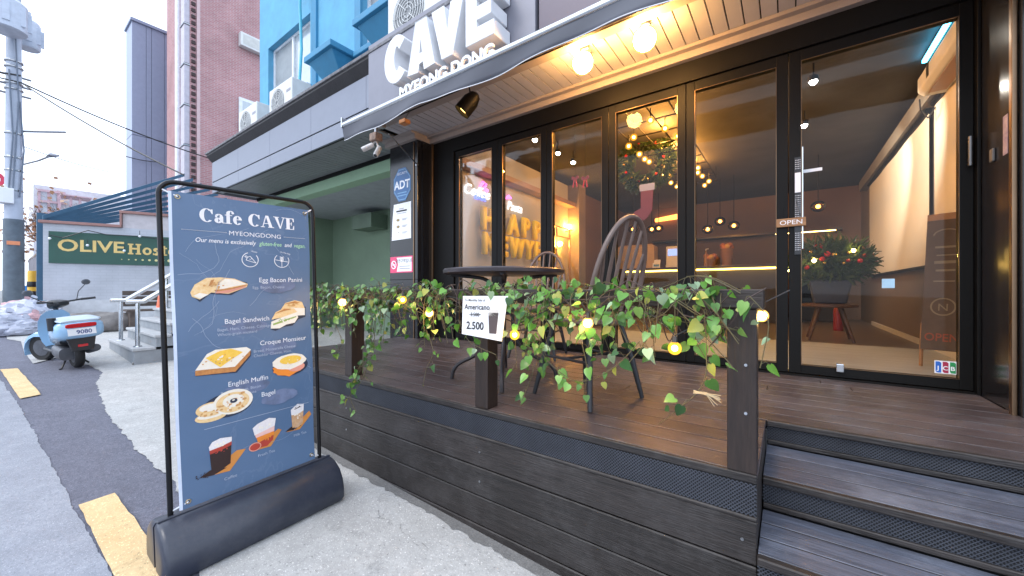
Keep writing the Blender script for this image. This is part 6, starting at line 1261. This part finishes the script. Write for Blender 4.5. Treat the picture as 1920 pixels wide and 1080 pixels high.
# ================================================================== SCOOTER
scb = mat('scooter_blue', (.3, .5, .72), .22, var=.03, coat=.7); rub = mat('tyre_rubber', (.012, .012, .013), .75); eng = mat('engine_grey', (.11, .115, .13), .45, .5, var=.3); tail = mat('tail_red', (.5, .015, .02), .2, coat=.6)
A_, B_ = Vector((-7.55, .7, 0)), Vector((-8.57, .565, 0)); dirv = (B_-A_).normalized()
SCO = thing('motor_scooter', 'light blue motor scooter parked with its tail to the cafe', 'scooter', (A_.x, A_.y, zg(A_.x, A_.y)), math.atan2(dirv.y, dirv.x), local=True)
SCO.scale = (.88, .88, .88); SCO.rotation_euler = (math.radians(-5), math.radians(-1.5), math.atan2(dirv.y, dirv.x))
def wheel(x, r=.215, w_=.05):
    M = Matrix.Translation((x, 0, r)) @ Matrix.Rotation(math.pi/2, 4, 'X'); W = MB().lathe([(r*.62, -w_*.8), (r*.85, -w_), (r*.97, -w_*.6), (r, 0), (r*.97, w_*.6), (r*.85, w_), (r*.62, w_*.8)], 28, M).build('wheel', rub, SCO, True)
    MB().lathe([(.03, -w_*.86), (r*.6, -w_*.84), (r*.615, 0), (r*.6, w_*.84), (.03, w_*.86)], 20, M).build('rim', eng, W, True)
wheel(.05); wheel(1.22)
def sup(x, hw_, zc, hh, n=20, e=3., yc=0): 
    o = []
    for i in range(n):
        a = 2*math.pi*i/n; c, s = math.cos(a), math.sin(a); o.append((x, yc+hw_*math.copysign(abs(c)**(2/e), c), zc+hh*math.copysign(abs(s)**(2/e), s)))
    return o
MB().loft([sup(-.32, .2, .62, .09, e=4), sup(-.29, .235, .61, .125, e=4), sup(-.15, .25, .595, .14, e=4), sup(.1, .235, .555, .165), sup(.3, .2, .5, .16), sup(.42, .14, .44, .12), sup(.45, .1, .42, .08)]).build('rear_body', scb, SCO, 50)
MB().loft([sup(-.31, .19, .735, .012), sup(-.25, .225, .748, .022), sup(.0, .21, .755, .035), sup(.2, .16, .72, .045), sup(.4, .12, .69, .035), sup(.44, .08, .68, .02)]).build('seat', mat('seat_pale', (.42, .5, .58), .5), SCO, 50)
MB().loft([sup(-.338, .15, .672, .026, e=5), sup(-.33, .155, .672, .031, e=5), sup(-.28, .155, .672, .031, e=5)]).build('tail_light', tail, SCO, 50)
NPt = MB().hexa([(-.345, -.14, .535), (-.345, .14, .535), (-.338, .14, .535), (-.338, -.14, .535)], [(-.335, -.14, .632), (-.335, .14, .632), (-.328, .14, .632), (-.328, -.14, .632)]).build('number_plate', white, SCO)
text('9080', .078, 'lettering', mat('plate_blue', (.03, .06, .2), .5), NPt, frame((-.3445, -.02, .555), (0, -1, 0), (.1, 0, 1)), bold=.02)
MB().loft([sup(.35, .15, .25, .02), sup(.4, .17, .24, .03), sup(.85, .17, .24, .03), sup(.9, .15, .26, .02)]).build('floorboard', softblack, SCO, 50)
def shield(x, z, hw_, th): return [(x-th, -hw_, z), (x+th*.5, -hw_*.9, z), (x+th*1.5, -hw_*.4, z), (x+th*1.8, 0, z), (x+th*1.5, hw_*.4, z), (x+th*.5, hw_*.9, z), (x-th, hw_, z), (x-th*.6, 0, z)]
MB().loft([shield(.92, .24, .12, .05), shield(.96, .35, .16, .05), shield(.98, .5, .185, .05), shield(.95, .66, .18, .05), shield(.91, .76, .15, .05), shield(.88, .83, .08, .04)]).build('front_shield', scb, SCO, 50)
fp = []
for k in range(9): a = math.radians(-15+k*23); fp.append([(1.22+.245*math.cos(a), y, .215+.245*math.sin(a)+c) for y, c in ((-.075, -.05), (-.07, .0), (-.035, .018), (0, .022), (.035, .018), (.07, .0), (.075, -.05))])
MB().loft(fp, cap=False).build('front_fender', scb, SCO, True)
MB().tube([(1.2, 0, .25), (1.05, 0, .6), (.88, 0, .95)], .028, 8).build('fork', eng, SCO, True)
MB().loft([sup(.95, .09, .9, .06), sup(.92, .12, .92, .07), sup(.82, .1, .93, .05), sup(.78, .06, .93, .03)]).build('headset', softblack, SCO, 50)
MB().tube([(.74, .34, .98), (.79, .24, .97), (.85, .1, .95), (.86, 0, .95), (.85, -.1, .95), (.79, -.24, .97), (.74, -.34, .98)], .014, 8).build('handlebar', softblack, SCO, True)
for s in (-1, 1):
    MB().tube([(.70, .38*s, .98), (.79, .24*s, .97)], .019, 8).build('grip', softblack, SCO, True); MB().tube([(.83, .3*s, 1.0), (.8, .2*s, 1.0)], .006, 6).build('brake_lever', chrome, SCO)
    mz = 1.22 if s < 0 else 1.1; my = .34 if s < 0 else .42
    MB().tube([(.8, .19*s, .97), (.82, .24*s, mz-.12), (.8, my*s, mz)], .006, 6).build('mirror_stem', softblack, SCO, True); MB().ball((.79, my*s, mz+.03), .062, 10, .3, 1.1, .75).build('mirror', mat('mirror_shell', (.1, .11, .13), .3), SCO, True)
    MB().ball((-.2, .185*s, .6), .035, 8, 1, .5, .7).build('indicator', mat('amber_lens', (.6, .3, .1), .2), SCO, True)
MB().loft([sup(-.05, .09, .24, .09, yc=.1), sup(.1, .1, .25, .11, yc=.1), sup(.35, .08, .26, .09, yc=.1), sup(.45, .05, .27, .06, yc=.1)]).build('engine', eng, SCO, 50)
MB().tube([(-.22, -.15, .3), (-.2, -.15, .3), (.1, -.15, .24), (.25, -.13, .22)], [.035, .055, .058, .03], 14).build('exhaust', eng, SCO, True)
MB().hexa([(-.3, -.11, .3), (-.3, .11, .3), (-.27, .11, .3), (-.27, -.11, .3)], [(-.28, -.15, .5), (-.28, .15, .5), (-.24, .15, .5), (-.24, -.15, .5)]).build('mudguard', softblack, SCO, bevel=.01)
MB().box(-.306, -.296, -.05, .05, .36, .395).build('reflector', tail, SCO)
MB().loft([sup(.0, .16, .42, .05), sup(.3, .15, .36, .05)]).build('under_cover', softblack, SCO, 50)
MB().tube([(.3, .02, .2), (.15, .14, .012), (.1, .17, .01)], .012, 6).build('stand', softblack, SCO); MB().tube([(.3, -.02, .2), (.15, -.14, .03)], .012, 6).build('stand', softblack, SCO)
STM = Matrix.Translation((1.0, 0, 0)) @ Matrix.Rotation(math.radians(26), 4, 'Z') @ Matrix.Translation((-1.0, 0, 0))
for o in SCO.children:
    nm = o.name.split('.')[0]
    if nm in ('front_fender', 'fork', 'handlebar', 'grip', 'brake_lever', 'mirror_stem', 'mirror', 'headset') or (nm == 'wheel' and max(v.co.x for v in o.data.vertices) > 1):
        for q in [o]+list(o.children): q.data.transform(STM)
MB().tube([(-.16, .24, .62), (-.16, .24, .8)], .045, 10).build('cup_holder', softblack, SCO, True)
